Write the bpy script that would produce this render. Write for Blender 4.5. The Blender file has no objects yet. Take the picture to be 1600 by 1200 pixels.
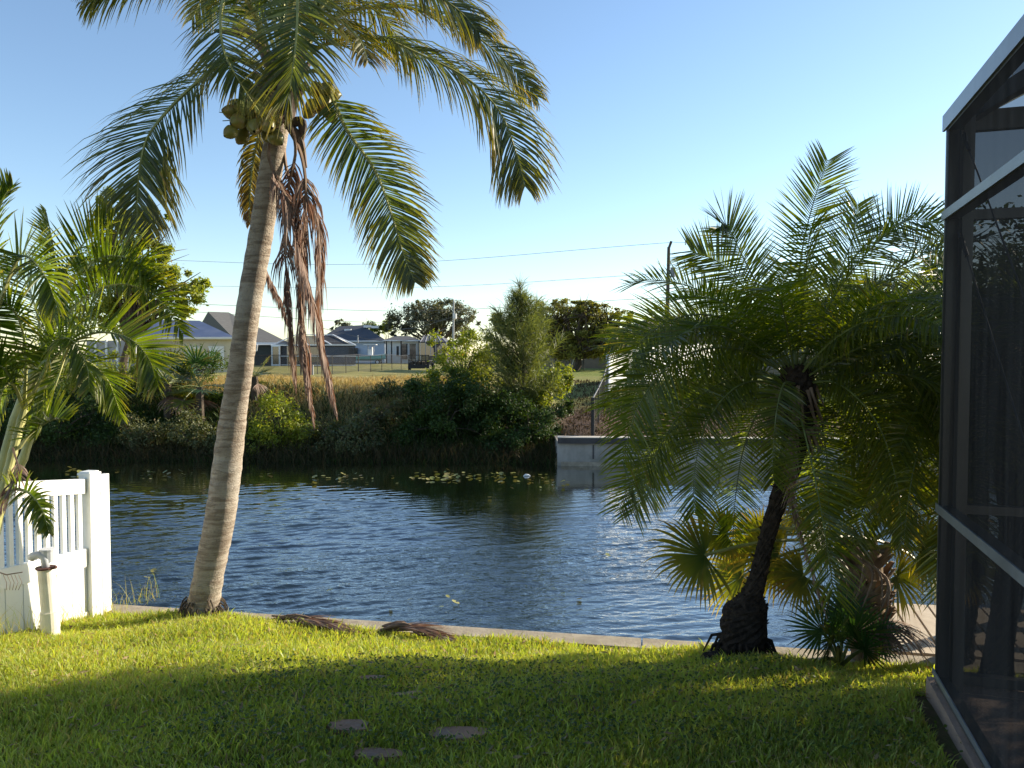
import bpy, math, random
import numpy as np
from mathutils import Vector
random.seed(7)
C = bpy.context.scene
COL = C.collection
# ------------------------------------------------------------------ camera
CAM = np.array([0.0, 0.0, 1.75]); F = 1200.0; TH = math.atan(45/1200)
cd = bpy.data.cameras.new("camera"); cam = bpy.data.objects.new("camera", cd); COL.objects.link(cam)
cam.location = CAM; cam.rotation_euler = (math.pi/2-TH, 0, 0)
cd.sensor_width = 36; cd.lens = 36*F/1600; cd.clip_start = 0.05; cd.clip_end = 6000
C.camera = cam
# ------------------------------------------------------------------ sky and sun
SUN_AZ, SUN_EL = 63.0, 21.0
w = bpy.data.worlds.new("World"); C.world = w; w.use_nodes = True
nt = w.node_tree; nt.nodes.clear()
sky = nt.nodes.new('ShaderNodeTexSky'); sky.sky_type = 'NISHITA'; sky.sun_disc = False
sky.sun_elevation = math.radians(SUN_EL); sky.sun_rotation = math.radians(SUN_AZ)
sky.air_density = 1.0; sky.dust_density = 0.15; sky.ozone_density = 2.2
bg = nt.nodes.new('ShaderNodeBackground'); bg.inputs[1].default_value = 0.10
wo = nt.nodes.new('ShaderNodeOutputWorld')
nt.links.new(sky.outputs[0], bg.inputs[0]); nt.links.new(bg.outputs[0], wo.inputs[0])
sl = bpy.data.lights.new("sun", 'SUN'); sl.energy = 5.0; sl.angle = math.radians(0.5); sl.color = (1, 0.88, 0.69)
so = bpy.data.objects.new("sun", sl); COL.objects.link(so)
SD = Vector((math.cos(math.radians(SUN_EL))*math.sin(math.radians(SUN_AZ)), math.cos(math.radians(SUN_EL))*math.cos(math.radians(SUN_AZ)), math.sin(math.radians(SUN_EL))))
so.rotation_euler = (-SD).to_track_quat('-Z', 'Y').to_euler(); so.location = (20, 10, 20)
C.view_settings.view_transform = 'Standard'; C.view_settings.look = 'None'
C.view_settings.exposure = 1.18; C.view_settings.gamma = 1.0
C.render.engine = 'CYCLES'
C.cycles.max_bounces = 8; C.cycles.transparent_max_bounces = 24; C.cycles.transmission_bounces = 4; C.cycles.diffuse_bounces = 3

def P(px, py, D):
    u = (px-800)/F; v = (600-py)/F
    d = np.array([u, math.cos(TH)+v*math.sin(TH), -math.sin(TH)+v*math.cos(TH)])
    return CAM + d*(D/d[1])
def on_z(px, py, z):
    u = (px-800)/F; v = (600-py)/F
    d = np.array([u, math.cos(TH)+v*math.sin(TH), -math.sin(TH)+v*math.cos(TH)])
    return CAM + d*((z-CAM[2])/d[2])
# ------------------------------------------------------------------ object helpers
def root_loc(o):
    v = np.zeros(3)
    while o is not None:
        v = v+np.array(o.location); o = o.parent
    return v
def tag(o, label=None, cat=None, group=None, kind=None):
    if label: o['label'] = label
    if cat: o['category'] = cat
    if group: o['group'] = group
    if kind: o['kind'] = kind
    return o
def thing(name, label, cat, loc=(0, 0, 0), group=None):
    o = bpy.data.objects.new(name, None); COL.objects.link(o); o.location = loc; o.empty_display_size = 0.2
    return tag(o, label, cat, group)
class MB:
    def __init__(s): s.v = []; s.f = []; s.m = []; s.c = []
    def add(s, v, f, m=0, c=(0.5, 0, 0)):
        n = len(s.v); s.v += [tuple(map(float, p)) for p in v]; s.f += [tuple(n+i for i in q) for q in f]; s.m += [m]*len(f)
        s.c += [c]*len(v)
    def box(s, c, size, ax=None, m=0):
        c = np.array(c, float); a = np.eye(3) if ax is None else np.array(ax, float); h = np.array(size)/2
        v = [c+a[0]*h[0]*i+a[1]*h[1]*j+a[2]*h[2]*k for i in (-1, 1) for j in (-1, 1) for k in (-1, 1)]
        s.add(v, [(0, 1, 3, 2), (4, 6, 7, 5), (0, 4, 5, 1), (2, 3, 7, 6), (0, 2, 6, 4), (1, 5, 7, 3)], m)
    def bar(s, a, b, wd, ht, up=(0, 0, 1), m=0):
        a = np.array(a, float); b = np.array(b, float); d = b-a; L = np.linalg.norm(d); d = d/L
        u = np.array(up, float); sd = np.cross(d, u); sd /= np.linalg.norm(sd); u = np.cross(sd, d)
        s.box((a+b)/2, (L, wd, ht), (d, sd, u), m)
    def tube(s, pts, r, n=8, m=0, cap=True, cols=None):
        pts = [np.array(p, float) for p in pts]; K = len(pts)
        if not hasattr(r, '__len__'): r = [r]*K
        v = []; ref = None
        for i in range(K):
            t = pts[min(i+1, K-1)]-pts[max(i-1, 0)]; t /= (np.linalg.norm(t)+1e-9)
            if ref is None:
                ref = np.array([0, 0, 1.0]) if abs(t[2]) < .9 else np.array([1.0, 0, 0])
            x = np.cross(t, ref); x /= np.linalg.norm(x); y = np.cross(t, x); ref = np.cross(x, t) if abs(np.dot(x, ref)) > 1 else ref-t*np.dot(ref, t)
            ref /= np.linalg.norm(ref)
            for k in range(n):
                a = 2*math.pi*k/n; v.append(pts[i]+r[i]*(x*math.cos(a)+y*math.sin(a)))
        f = [(i*n+k, i*n+(k+1) % n, (i+1)*n+(k+1) % n, (i+1)*n+k) for i in range(K-1) for k in range(n)]
        if cap: f += [tuple(range(n-1, -1, -1)), tuple((K-1)*n+k for k in range(n))]
        s.add(v, f, m)
    def poly_slab(s, pts, t, m=0):
        pts = [np.array(p, float) for p in pts]; n = len(pts)
        lo = [p-np.array([0, 0, t]) for p in pts]
        s.add(pts+lo, [tuple(range(n)), tuple(range(2*n-1, n-1, -1))]+[(i, i+n, (i+1) % n+n, (i+1) % n) for i in range(n)], m)
    def build(s, name, mats, parent=None, smooth=False):
        if not isinstance(mats, (list, tuple)): mats = [mats]
        me = bpy.data.meshes.new(name); off = root_loc(parent)
        me.from_pydata([tuple(np.array(p)-off) for p in s.v], [], s.f)
        for m in mats: me.materials.append(m)
        me.polygons.foreach_set('material_index', s.m)
        if smooth: me.polygons.foreach_set('use_smooth', [True]*len(s.f))
        at = me.color_attributes.new('Col', 'FLOAT_COLOR', 'POINT')
        at.data.foreach_set('color', np.array([list(c)+[1.0] for c in s.c], dtype=np.float32).ravel())
        me.update(); o = bpy.data.objects.new(name, me); COL.objects.link(o)
        if parent is not None: o.parent = parent
        return o
def np_mesh(name, V, Q, colr, mats, parent=None, midx=None, smooth=False):
    """V (n,3), Q (m,4) quads, colr (n,3)"""
    me = bpy.data.meshes.new(name); V = np.asarray(V, np.float32)-root_loc(parent).astype(np.float32); Q = np.asarray(Q, np.int32)
    me.vertices.add(len(V)); me.vertices.foreach_set('co', V.ravel())
    k = Q.shape[1]
    me.loops.add(Q.size); me.loops.foreach_set('vertex_index', Q.ravel())
    me.polygons.add(len(Q)); me.polygons.foreach_set('loop_start', np.arange(0, Q.size, k, dtype=np.int32))
    me.polygons.foreach_set('loop_total', np.full(len(Q), k, np.int32))
    if not isinstance(mats, (list, tuple)): mats = [mats]
    for m in mats: me.materials.append(m)
    if midx is not None: me.polygons.foreach_set('material_index', np.asarray(midx, np.int32))
    me.polygons.foreach_set('use_smooth', [smooth]*len(Q))
    me.update(calc_edges=True)
    at = me.color_attributes.new('Col', 'FLOAT_COLOR', 'POINT')
    at.data.foreach_set('color', np.concatenate([colr, np.ones((len(V), 1))], 1).astype(np.float32).ravel())
    o = bpy.data.objects.new(name, me); COL.objects.link(o)
    if parent is not None: o.parent = parent
    return o
# ------------------------------------------------------------------ materials
def nodes(name):
    m = bpy.data.materials.new(name); m.use_nodes = True; t = m.node_tree; t.nodes.clear()
    o = t.nodes.new('ShaderNodeOutputMaterial'); return m, t, o
def N(t, ty, **kw):
    n = t.nodes.new(ty)
    for k, v in kw.items(): setattr(n, k, v)
    return n
def mixc(t, fac, a, b, mode='MIX'):
    n = N(t, 'ShaderNodeMix', data_type='RGBA', blend_type=mode)
    for sock, val in ((n.inputs[0], fac), (n.inputs[6], a), (n.inputs[7], b)):
        if isinstance(val, (int, float)): sock.default_value = val
        elif isinstance(val, tuple): sock.default_value = (*val, 1)
        else: t.links.new(val, sock)
    return n.outputs[2]
def noise(t, scale, detail=4, vec=None, rough=0.6, stretch=None, dist=0):
    tc = N(t, 'ShaderNodeTexCoord'); v = tc.outputs['Object']
    if stretch:
        mp = N(t, 'ShaderNodeMapping'); mp.inputs['Scale'].default_value = stretch
        if vec is not None: mp.inputs['Rotation'].default_value = vec
        t.links.new(v, mp.inputs[0]); v = mp.outputs[0]
    n = N(t, 'ShaderNodeTexNoise'); n.inputs['Scale'].default_value = scale; n.inputs['Detail'].default_value = detail
    n.inputs['Roughness'].default_value = rough; n.inputs['Distortion'].default_value = dist
    t.links.new(v, n.inputs['Vector']); return n.outputs['Fac']
def ramp(t, fac, lo, hi):
    n = N(t, 'ShaderNodeMapRange'); n.inputs[1].default_value = lo; n.inputs[2].default_value = hi
    t.links.new(fac, n.inputs[0]); return n.outputs[0]
def mat(name, ca, cb=None, scale=6, rough=0.7, bump=0.0, bscale=None, metal=0.0, stretch=None, spec=0.4, lo=.35, hi=.65, cc=None, scale2=1.0):
    m, t, o = nodes(name); b = N(t, 'ShaderNodeBsdfPrincipled')
    b.inputs['Roughness'].default_value = rough; b.inputs['Metallic'].default_value = metal
    b.inputs['Specular IOR Level'].default_value = spec
    cb = cb or tuple(c*0.75 for c in ca)
    col = mixc(t, ramp(t, noise(t, scale, 5, stretch=stretch), lo, hi), ca, cb)
    if cc: col = mixc(t, ramp(t, noise(t, scale2, 5), .5, .68), col, cc)
    t.links.new(col, b.inputs['Base Color'])
    if bump:
        bp = N(t, 'ShaderNodeBump'); bp.inputs['Strength'].default_value = bump; bp.inputs['Distance'].default_value = 0.02
        t.links.new(noise(t, bscale or scale*4, 6, stretch=stretch), bp.inputs['Height']); t.links.new(bp.outputs[0], b.inputs['Normal'])
    t.links.new(b.outputs[0], o.inputs[0]); return m
def leafmat(name, ca, cb, tip, tipw=0.4, trans=0.35, tcol=None, rough=0.42, brown=(0.16, 0.085, 0.035), spec=0.5):
    m, t, o = nodes(name); b = N(t, 'ShaderNodeBsdfPrincipled')
    b.inputs['Roughness'].default_value = rough; b.inputs['Specular IOR Level'].default_value = spec
    at = N(t, 'ShaderNodeAttribute', attribute_name='Col'); sp = N(t, 'ShaderNodeSeparateColor'); t.links.new(at.outputs['Color'], sp.inputs[0])
    col = mixc(t, sp.outputs[0], ca, cb)
    mt = N(t, 'ShaderNodeMath', operation='POWER'); mt.inputs[1].default_value = 3.0; t.links.new(sp.outputs[1], mt.inputs[0])
    m2 = N(t, 'ShaderNodeMath', operation='MULTIPLY'); m2.inputs[1].default_value = tipw; t.links.new(mt.outputs[0], m2.inputs[0])
    col = mixc(t, m2.outputs[0], col, tip)
    col = mixc(t, sp.outputs[2], col, brown)
    t.links.new(col, b.inputs['Base Color'])
    tr = N(t, 'ShaderNodeBsdfTranslucent')
    tc = mixc(t, 1.0, col, tcol or (1.6, 1.5, 0.5), 'MULTIPLY'); t.links.new(tc, tr.inputs[0])
    mx = N(t, 'ShaderNodeMixShader'); mx.inputs[0].default_value = trans
    t.links.new(b.outputs[0], mx.inputs[1]); t.links.new(tr.outputs[0], mx.inputs[2]); t.links.new(mx.outputs[0], o.inputs[0])
    return m
M = {}
M['coco_leaf'] = leafmat('coconut_leaf', (0.032, 0.060, 0.016), (0.068, 0.10, 0.022), (0.34, 0.24, 0.05), .42, .38, tcol=(2.9, 2.5, .5), rough=.4)
M['coco_rachis'] = mat('coconut_rachis', (0.30, 0.30, 0.09), (0.20, 0.20, 0.06), 8, .5)
M['dead_leaf'] = leafmat('dead_leaf', (0.12, 0.062, 0.043), (0.27, 0.20, 0.16), (0.40, 0.33, 0.26), .5, .2, tcol=(1.5, 1.0, .7), rough=.7, spec=.2)
M['dead_stem'] = mat('dead_stem', (0.24, 0.16, 0.11), (0.13, 0.08, 0.05), 9, .8)
M['date_leaf'] = leafmat('date_leaf', (0.036, 0.060, 0.010), (0.085, 0.115, 0.015), (0.16, 0.17, 0.02), .4, .55, tcol=(3.2, 2.8, .35), rough=.30, spec=.6)
M['date_rachis'] = mat('date_rachis', (0.14, 0.17, 0.05), (0.09, 0.11, 0.03), 8, .5)
M['areca_leaf'] = leafmat('areca_leaf', (0.028, 0.058, 0.009), (0.085, 0.125, 0.014), (0.32, 0.28, 0.05), .4, .42, tcol=(2.9, 2.7, .3), rough=.38)
M['areca_stem'] = mat('areca_stem', (0.42, 0.40, 0.16), (0.26, 0.27, 0.10), 5, .5)
M['fan_leaf'] = leafmat('fan_leaf', (0.055, 0.095, 0.018), (0.10, 0.13, 0.022), (0.46, 0.33, 0.05), .6, .42, tcol=(2.6, 2.1, .3), rough=.42)
M['fan_leaf_dark'] = leafmat('fan_leaf_dark', (0.02, 0.06, 0.015), (0.04, 0.085, 0.02), (0.07, 0.11, 0.03), .4, .3, rough=.36)
M['bush_leaf'] = leafmat('bush_leaf', (0.045, 0.085, 0.018), (0.10, 0.14, 0.025), (0.12, 0.15, 0.03), .3, .35, rough=.5, spec=.3)
M['bright_leaf'] = leafmat('bright_leaf', (0.10, 0.15, 0.018), (0.24, 0.27, 0.035), (0.30, 0.28, 0.05), .4, .42, rough=.5, spec=.3, tcol=(2.2, 2.0, .4))
M['dark_leaf'] = leafmat('dark_leaf', (0.022, 0.048, 0.012), (0.055, 0.095, 0.018), (0.07, 0.10, 0.025), .3, .3, rough=.55, spec=.25, brown=(.05, .04, .02))
M['olive_leaf'] = leafmat('olive_leaf', (0.06, 0.08, 0.025), (0.13, 0.14, 0.05), (0.2, 0.17, 0.08), .4, .3, rough=.6)
M['canopy_leaf'] = leafmat('canopy_leaf', (0.10, 0.11, 0.022), (0.25, 0.24, 0.045), (0.28, 0.24, 0.06), .3, .35, rough=.55, spec=.3)
M['grey_leaf'] = leafmat('grey_leaf', (0.07, 0.08, 0.045), (0.13, 0.135, 0.08), (0.17, 0.16, 0.1), .4, .25, rough=.6)
M['pine_leaf'] = leafmat('pine_leaf', (0.07, 0.10, 0.03), (0.15, 0.17, 0.05), (0.12, 0.14, 0.05), .3, .35, rough=.6)
M['dry_grass'] = leafmat('dry_grass', (0.40, 0.31, 0.14), (0.27, 0.25, 0.10), (0.50, 0.40, 0.22), .6, .3, tcol=(1.6, 1.3, .7), rough=.7, spec=.1)
M['reed'] = leafmat('reed', (0.025, 0.03, 0.012), (0.05, 0.045, 0.02), (0.10, 0.08, 0.045), .4, .15, rough=.7, spec=.1, brown=(.09, .06, .03))
M['grass'] = leafmat('lawn_grass', (0.16, 0.235, 0.035), (0.34, 0.40, 0.075), (0.58, 0.57, 0.24), .4, .48, tcol=(1.9, 1.8, .45), rough=.45, brown=(.36, .27, .13), spec=.35)
M['bark'] = mat('bark', (0.10, 0.075, 0.05), (0.05, 0.038, 0.028), 12, .9, .6)
M['date_trunk'] = mat('date_trunk', (0.055, 0.04, 0.03), (0.022, 0.017, 0.014), 30, .95, 1.0, 60, spec=.1)
M['fan_boot'] = mat('fan_boot', (0.23, 0.16, 0.09), (0.10, 0.06, 0.035), 14, .85, .5, 40, stretch=(1, 1, .3))
M['white_vinyl'] = mat('white_vinyl', (0.80, 0.80, 0.77), (0.76, 0.76, 0.72), 2, .35, spec=.5, cc=(.66, .66, .55), scale2=2.2)
M['pvc'] = mat('weathered_pvc', (0.74, 0.71, 0.60), (0.64, 0.61, 0.50), 7, .45, cc=(.55, .5, .38), scale2=5)
M['pvc_grey'] = mat('grey_pvc', (0.50, 0.52, 0.56), (0.42, 0.44, 0.48), 8, .4)
M['rust'] = mat('rusty_rubber', (0.10, 0.04, 0.03), (0.05, 0.02, 0.02), 20, .8)
M['concrete'] = mat('cap_concrete', (0.38, 0.33, 0.25), (0.26, 0.22, 0.16), 5, .9, .4, 60, cc=(.24, .20, .15), scale2=9)
M['curb'] = mat('curb_concrete', (0.36, 0.25, 0.19), (0.26, 0.18, 0.14), 5, .9, .4, 60)
M['bronze'] = mat('bronze_aluminium', (0.075, 0.068, 0.062), (0.055, 0.05, 0.046), 5, .34, metal=.0, spec=.8)
M['wall_grey'] = mat('seawall_panel', (0.42, 0.39, 0.35), (0.30, 0.28, 0.25), 2, .9, .3, cc=(.22, .21, .18), scale2=1.2, stretch=(1, 1, .4))
M['wall_cap'] = mat('seawall_cap', (0.075, 0.07, 0.07), (0.05, 0.045, 0.045), 3, .9, .3)
M['wall_top'] = mat('seawall_cap_top', (0.50, 0.47, 0.42), (0.4, 0.37, 0.32), 3, .9)
M['deck'] = mat('deck_board', (0.50, 0.42, 0.32), (0.40, 0.32, 0.23), 3, .75, .2, 20, stretch=(1, 1, 1), cc=(.33, .25, .17), scale2=2)
M['deck_post'] = mat('deck_post', (0.36, 0.33, 0.29), (0.27, 0.24, 0.2), 6, .85)
M['black_metal'] = mat('black_metal', (0.015, 0.015, 0.018), (0.01, 0.01, 0.012), 6, .5)
M['galv'] = mat('galvanised', (0.32, 0.33, 0.34), (0.25, 0.26, 0.27), 8, .45, metal=.3)
M['pole_wood'] = mat('pole_wood', (0.10, 0.08, 0.065), (0.06, 0.05, 0.04), 4, .9, .3, stretch=(6, 6, 1))
M['post_wood'] = mat('brown_post', (0.16, 0.07, 0.05), (0.11, 0.05, 0.035), 4, .8)
M['transformer'] = mat('transformer_grey', (0.22, 0.24, 0.27), (0.18, 0.2, 0.23), 2, .5)
M['porcelain'] = mat('porcelain', (0.6, 0.62, 0.65), (0.5, 0.5, 0.5), 2, .3)
M['wire'] = mat('wire', (0.12, 0.13, 0.14), (0.1, 0.1, 0.11), 1, .5)
M['roof_blue'] = mat('blue_roof', (0.085, 0.11, 0.19), (0.065, 0.085, 0.15), 1.2, .5, cc=(.12, .14, .2), scale2=.8)
M['roof_grey'] = mat('grey_shingle', (0.13, 0.128, 0.12), (0.095, 0.093, 0.09), 3, .9, .3, 12, stretch=(1, 1, 4))
M['roof_dark'] = mat('dark_shingle', (0.075, 0.08, 0.095), (0.055, 0.058, 0.07), 3, .9, .3, 12, stretch=(1, 1, 4))
M['cream'] = mat('cream_stucco', (0.62, 0.56, 0.44), (0.55, 0.5, 0.39), 2, .9)
M['white_wall'] = mat('white_stucco', (0.72, 0.71, 0.68), (0.66, 0.65, 0.62), 2, .9)
M['blue_wall_post_shade'] = mat('pale_blue_stucco_post_shade', (0.50, 0.56, 0.66), (0.44, 0.5, 0.6), 2, .9)
M['grey_wall'] = mat('grey_stucco', (0.36, 0.36, 0.38), (0.3, 0.3, 0.32), 2, .9)
M['beige_wall'] = mat('beige_wall', (0.26, 0.21, 0.15), (0.22, 0.18, 0.13), 2, .9)
M['dark_wall'] = mat('dark_green_wall', (0.06, 0.075, 0.08), (0.045, 0.055, 0.06), 2, .8)
M['trim'] = mat('white_trim', (0.75, 0.76, 0.78), (0.7, 0.71, 0.73), 2, .5)
M['glass'] = mat('dark_glass', (0.03, 0.04, 0.05), (0.02, 0.03, 0.035), 2, .08, spec=.8)
M['teal'] = mat('teal_gelcoat', (0.14, 0.50, 0.46), (0.12, 0.45, 0.42), 2, .25)
M['white_gel'] = mat('white_gelcoat', (0.78, 0.78, 0.76), (0.72, 0.72, 0.7), 2, .25)
M['tyre'] = mat('tyre', (0.02, 0.02, 0.02), (0.015, 0.015, 0.015), 4, .8)
M['stone'] = mat('flagstone', (0.40, 0.22, 0.13), (0.26, 0.15, 0.09), 5, .9, .6, 25, cc=(.28, .2, .15), scale2=9)
M['coconut'] = mat('coconut_husk', (0.22, 0.20, 0.04), (0.15, 0.14, 0.03), 9, .4, cc=(.28, .16, .05), scale2=12)
M['spathe'] = mat('spathe', (0.17, 0.12, 0.09), (0.10, 0.07, 0.055), 12, .8, .3)
M['litter'] = leafmat('leaf_litter', (0.05, 0.055, 0.018), (0.10, 0.07, 0.045), (0.13, 0.09, 0.06), .3, .1, rough=.8, spec=.1, brown=(.11, .07, .05))
M['thatch'] = leafmat('thatch', (0.34, 0.25, 0.14), (0.22, 0.13, 0.07), (0.4, 0.3, 0.2), .3, .1, rough=.8, spec=.1)
M['lily'] = leafmat('lily_pad', (0.16, 0.19, 0.04), (0.30, 0.26, 0.08), (0.3, 0.25, 0.1), .2, .1, rough=.35)
def screen_mat(name, open_, colr):
    m, t, o = nodes(name); b = N(t, 'ShaderNodeBsdfDiffuse')
    c = mixc(t, ramp(t, noise(t, 3, 6, stretch=(5, 5, .35)), .35, .75), colr, tuple(x*2.6 for x in colr)); t.links.new(c, b.inputs[0])
    tr = N(t, 'ShaderNodeBsdfTransparent'); mx = N(t, 'ShaderNodeMixShader'); mx.inputs[0].default_value = 1-open_
    t.links.new(tr.outputs[0], mx.inputs[1]); t.links.new(b.outputs[0], mx.inputs[2]); t.links.new(mx.outputs[0], o.inputs[0]); return m
M['screen'] = screen_mat('screen_mesh', .26, (0.022, 0.021, 0.021))
M['screen_far'] = screen_mat('screen_mesh_far', .35, (0.05, 0.05, 0.055))
M['chainlink'] = screen_mat('chainlink', .72, (0.03, 0.03, 0.032))
def trunk_mat():
    m, t, o = nodes('coconut_trunk'); b = N(t, 'ShaderNodeBsdfPrincipled'); b.inputs['Roughness'].default_value = .9; b.inputs['Specular IOR Level'].default_value = .2
    n1 = noise(t, 9, 6, stretch=(.5, .5, 3.2), dist=.8); n2 = noise(t, 2.2, 4); n3 = noise(t, 60, 4, stretch=(1, 1, 2))
    c = mixc(t, ramp(t, n1, .42, .60), (0.36, 0.31, 0.25), (0.21, 0.165, 0.125))
    c = mixc(t, ramp(t, n2, .55, .72), c, (0.40, 0.37, 0.32)); c = mixc(t, ramp(t, n3, .6, .75), c, (0.11, 0.08, 0.06))
    at = N(t, 'ShaderNodeAttribute', attribute_name='Col'); sp = N(t, 'ShaderNodeSeparateColor'); t.links.new(at.outputs['Color'], sp.inputs[0])
    c = mixc(t, sp.outputs[2], c, (0.07, 0.05, 0.035)); t.links.new(c, b.inputs['Base Color'])
    bp = N(t, 'ShaderNodeBump'); bp.inputs['Strength'].default_value = .8; bp.inputs['Distance'].default_value = .015
    ad = N(t, 'ShaderNodeMath', operation='ADD'); t.links.new(n1, ad.inputs[0]); t.links.new(n3, ad.inputs[1]); t.links.new(ad.outputs[0], bp.inputs['Height'])
    t.links.new(bp.outputs[0], b.inputs['Normal']); t.links.new(b.outputs[0], o.inputs[0]); return m
M['trunk'] = trunk_mat()
def ground_mat():
    m, t, o = nodes('ground'); b = N(t, 'ShaderNodeBsdfPrincipled'); b.inputs['Roughness'].default_value = .95; b.inputs['Specular IOR Level'].default_value = .1
    at = N(t, 'ShaderNodeAttribute', attribute_name='Col'); sp = N(t, 'ShaderNodeSeparateColor'); t.links.new(at.outputs['Color'], sp.inputs[0])
    dry = mixc(t, ramp(t, noise(t, .5, 6), .4, .62), (0.38, 0.31, 0.13), (0.24, 0.24, 0.08))
    dry = mixc(t, ramp(t, noise(t, 6, 5), .4, .7), dry, (0.24, 0.19, 0.09))
    soil = mixc(t, ramp(t, noise(t, 9, 6), .4, .6), (0.045, 0.05, 0.02), (0.085, 0.065, 0.04))
    mulch = mixc(t, ramp(t, noise(t, 14, 6), .42, .58), (0.06, 0.04, 0.03), (0.17, 0.115, 0.085))
    green = mixc(t, ramp(t, noise(t, 3, 6), .4, .6), (0.12, 0.17, 0.035), (0.19, 0.20, 0.05))
    c = mixc(t, sp.outputs[0], dry, soil); c = mixc(t, sp.outputs[1], c, mulch); c = mixc(t, sp.outputs[2], c, green)
    t.links.new(c, b.inputs['Base Color'])
    bp = N(t, 'ShaderNodeBump'); bp.inputs['Strength'].default_value = .7; bp.inputs['Distance'].default_value = .05
    t.links.new(noise(t, 12, 6), bp.inputs['Height']); t.links.new(bp.outputs[0], b.inputs['Normal']); t.links.new(b.outputs[0], o.inputs[0]); return m
M['ground'] = ground_mat()
M['lawn_soil'] = mat('lawn_soil', (0.075, 0.08, 0.025), (0.12, 0.085, 0.05), 8, .95, .6, 50, spec=.1)
def water_mat():
    m, t, o = nodes('canal_water'); b = N(t, 'ShaderNodeBsdfPrincipled'); b.inputs['Roughness'].default_value = .012; b.inputs['IOR'].default_value = 1.5
    b.inputs['Base Color'].default_value = (0.006, 0.011, 0.005, 1); b.inputs['Specular IOR Level'].default_value = .5; b.inputs['Coat Weight'].default_value = 1.0; b.inputs['Coat IOR'].default_value = 1.9; b.inputs['Coat Roughness'].default_value = .01
    tc = N(t, 'ShaderNodeTexCoord'); sx = N(t, 'ShaderNodeSeparateXYZ'); t.links.new(tc.outputs['Object'], sx.inputs[0])
    h1 = noise(t, 3.6, 3, vec=(0, 0, .30), stretch=(1, 2.4, 1), rough=.55, dist=.5); h2 = noise(t, 9.5, 3, vec=(0, 0, -.22), stretch=(1, 1.9, 1), rough=.6, dist=.3)
    big = ramp(t, noise(t, .22, 2, vec=(0, 0, .5), stretch=(1, 1.5, 1)), .36, .60)
    yy = N(t, 'ShaderNodeMath', operation='MULTIPLY_ADD'); yy.inputs[1].default_value = -.30; t.links.new(sx.outputs[0], yy.inputs[0]); t.links.new(sx.outputs[1], yy.inputs[2])
    calm = ramp(t, yy.outputs[0], 19.0, 13.5)
    def mth(op, x, y):
        n = N(t, 'ShaderNodeMath', operation=op)
        for k, v in ((0, x), (1, y)):
            if isinstance(v, float): n.inputs[k].default_value = v
            else: t.links.new(v, n.inputs[k])
        return n.outputs[0]
    amp = mth('ADD', mth('MULTIPLY', mth('MULTIPLY', calm, mth('ADD', mth('MULTIPLY', big, .75), .30)), 1.0), .035)
    hh = mth('MULTIPLY', mth('ADD', mth('MULTIPLY', h1, 1.0), mth('MULTIPLY', h2, .45)), amp)
    bp = N(t, 'ShaderNodeBump'); bp.inputs['Strength'].default_value = 1.0; bp.inputs['Distance'].default_value = .03
    t.links.new(hh, bp.inputs['Height']); t.links.new(bp.outputs[0], b.inputs['Normal']); t.links.new(bp.outputs[0], b.inputs['Coat Normal'])
    t.links.new(b.outputs[0], o.inputs[0]); return m
M['water'] = water_mat()
# ------------------------------------------------------------------ setting: ground, water
Z = np.array([0, 0, 1.0])
WZ = -1.55
def yw(x): return 6.5-0.18*(x+3.47)              # near seawall line (back edge of cap)
def sm(t): t = np.clip(t, 0, 1); return t*t*(3-2*t)
def near_z(x, y):
    x = np.asarray(x, float); y = np.asarray(y, float)
    z = -0.46*sm(np.clip((y-2.9)/(yw(x)-2.9), 0, 1)**1.45)
    z = z+0.10*np.exp(-((x-1.55)**2+(y-5.0)**2)/0.28)+0.08*np.exp(-((x+2.4)**2+(y-6.0)**2)/.45)
    return z+0.012*np.sin(x*5.1+y*2.3)+0.012*np.sin(y*6.7-x*3.1)
def far_line(x): return 23.1-0.06*(x-1.0)
def far_z(x, y):
    x = np.asarray(x, float); y = np.asarray(y, float); d = y-far_line(x)
    r = sm((x-1.0)/0.8)
    left = -1.85+2.45*sm((d+.2)/5.6)
    right = np.where(d < .25, -.9, -0.78+1.35*sm((d-.2)/14))
    z = left*(1-r)+right*r
    z = np.where(d > .3, z+0.05*np.sin(x*.9+y*.7)*sm((d-.3)/3), z)
    return np.where(d < 0, -2.2, z)
# lawn sheet
xs = np.linspace(-9, 7, 161); ys_t = np.linspace(0, 1, 90)
V = []; 
for t_ in ys_t:
    y = -6+(yw(xs)-0.02+6)*t_; V.append(np.stack([xs, y, near_z(xs, y)], 1))
V = np.concatenate(V); nx = len(xs)
Q = np.array([(j*nx+i, j*nx+i+1, (j+1)*nx+i+1, (j+1)*nx+i) for j in range(len(ys_t)-1) for i in range(nx-1)])
o = np_mesh('lawn_ground', V, Q, np.zeros((len(V), 3)), M['lawn_soil'], smooth=True); tag(o, 'short sloping lawn soil between the stepping stones', None, None, 'structure')
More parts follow.
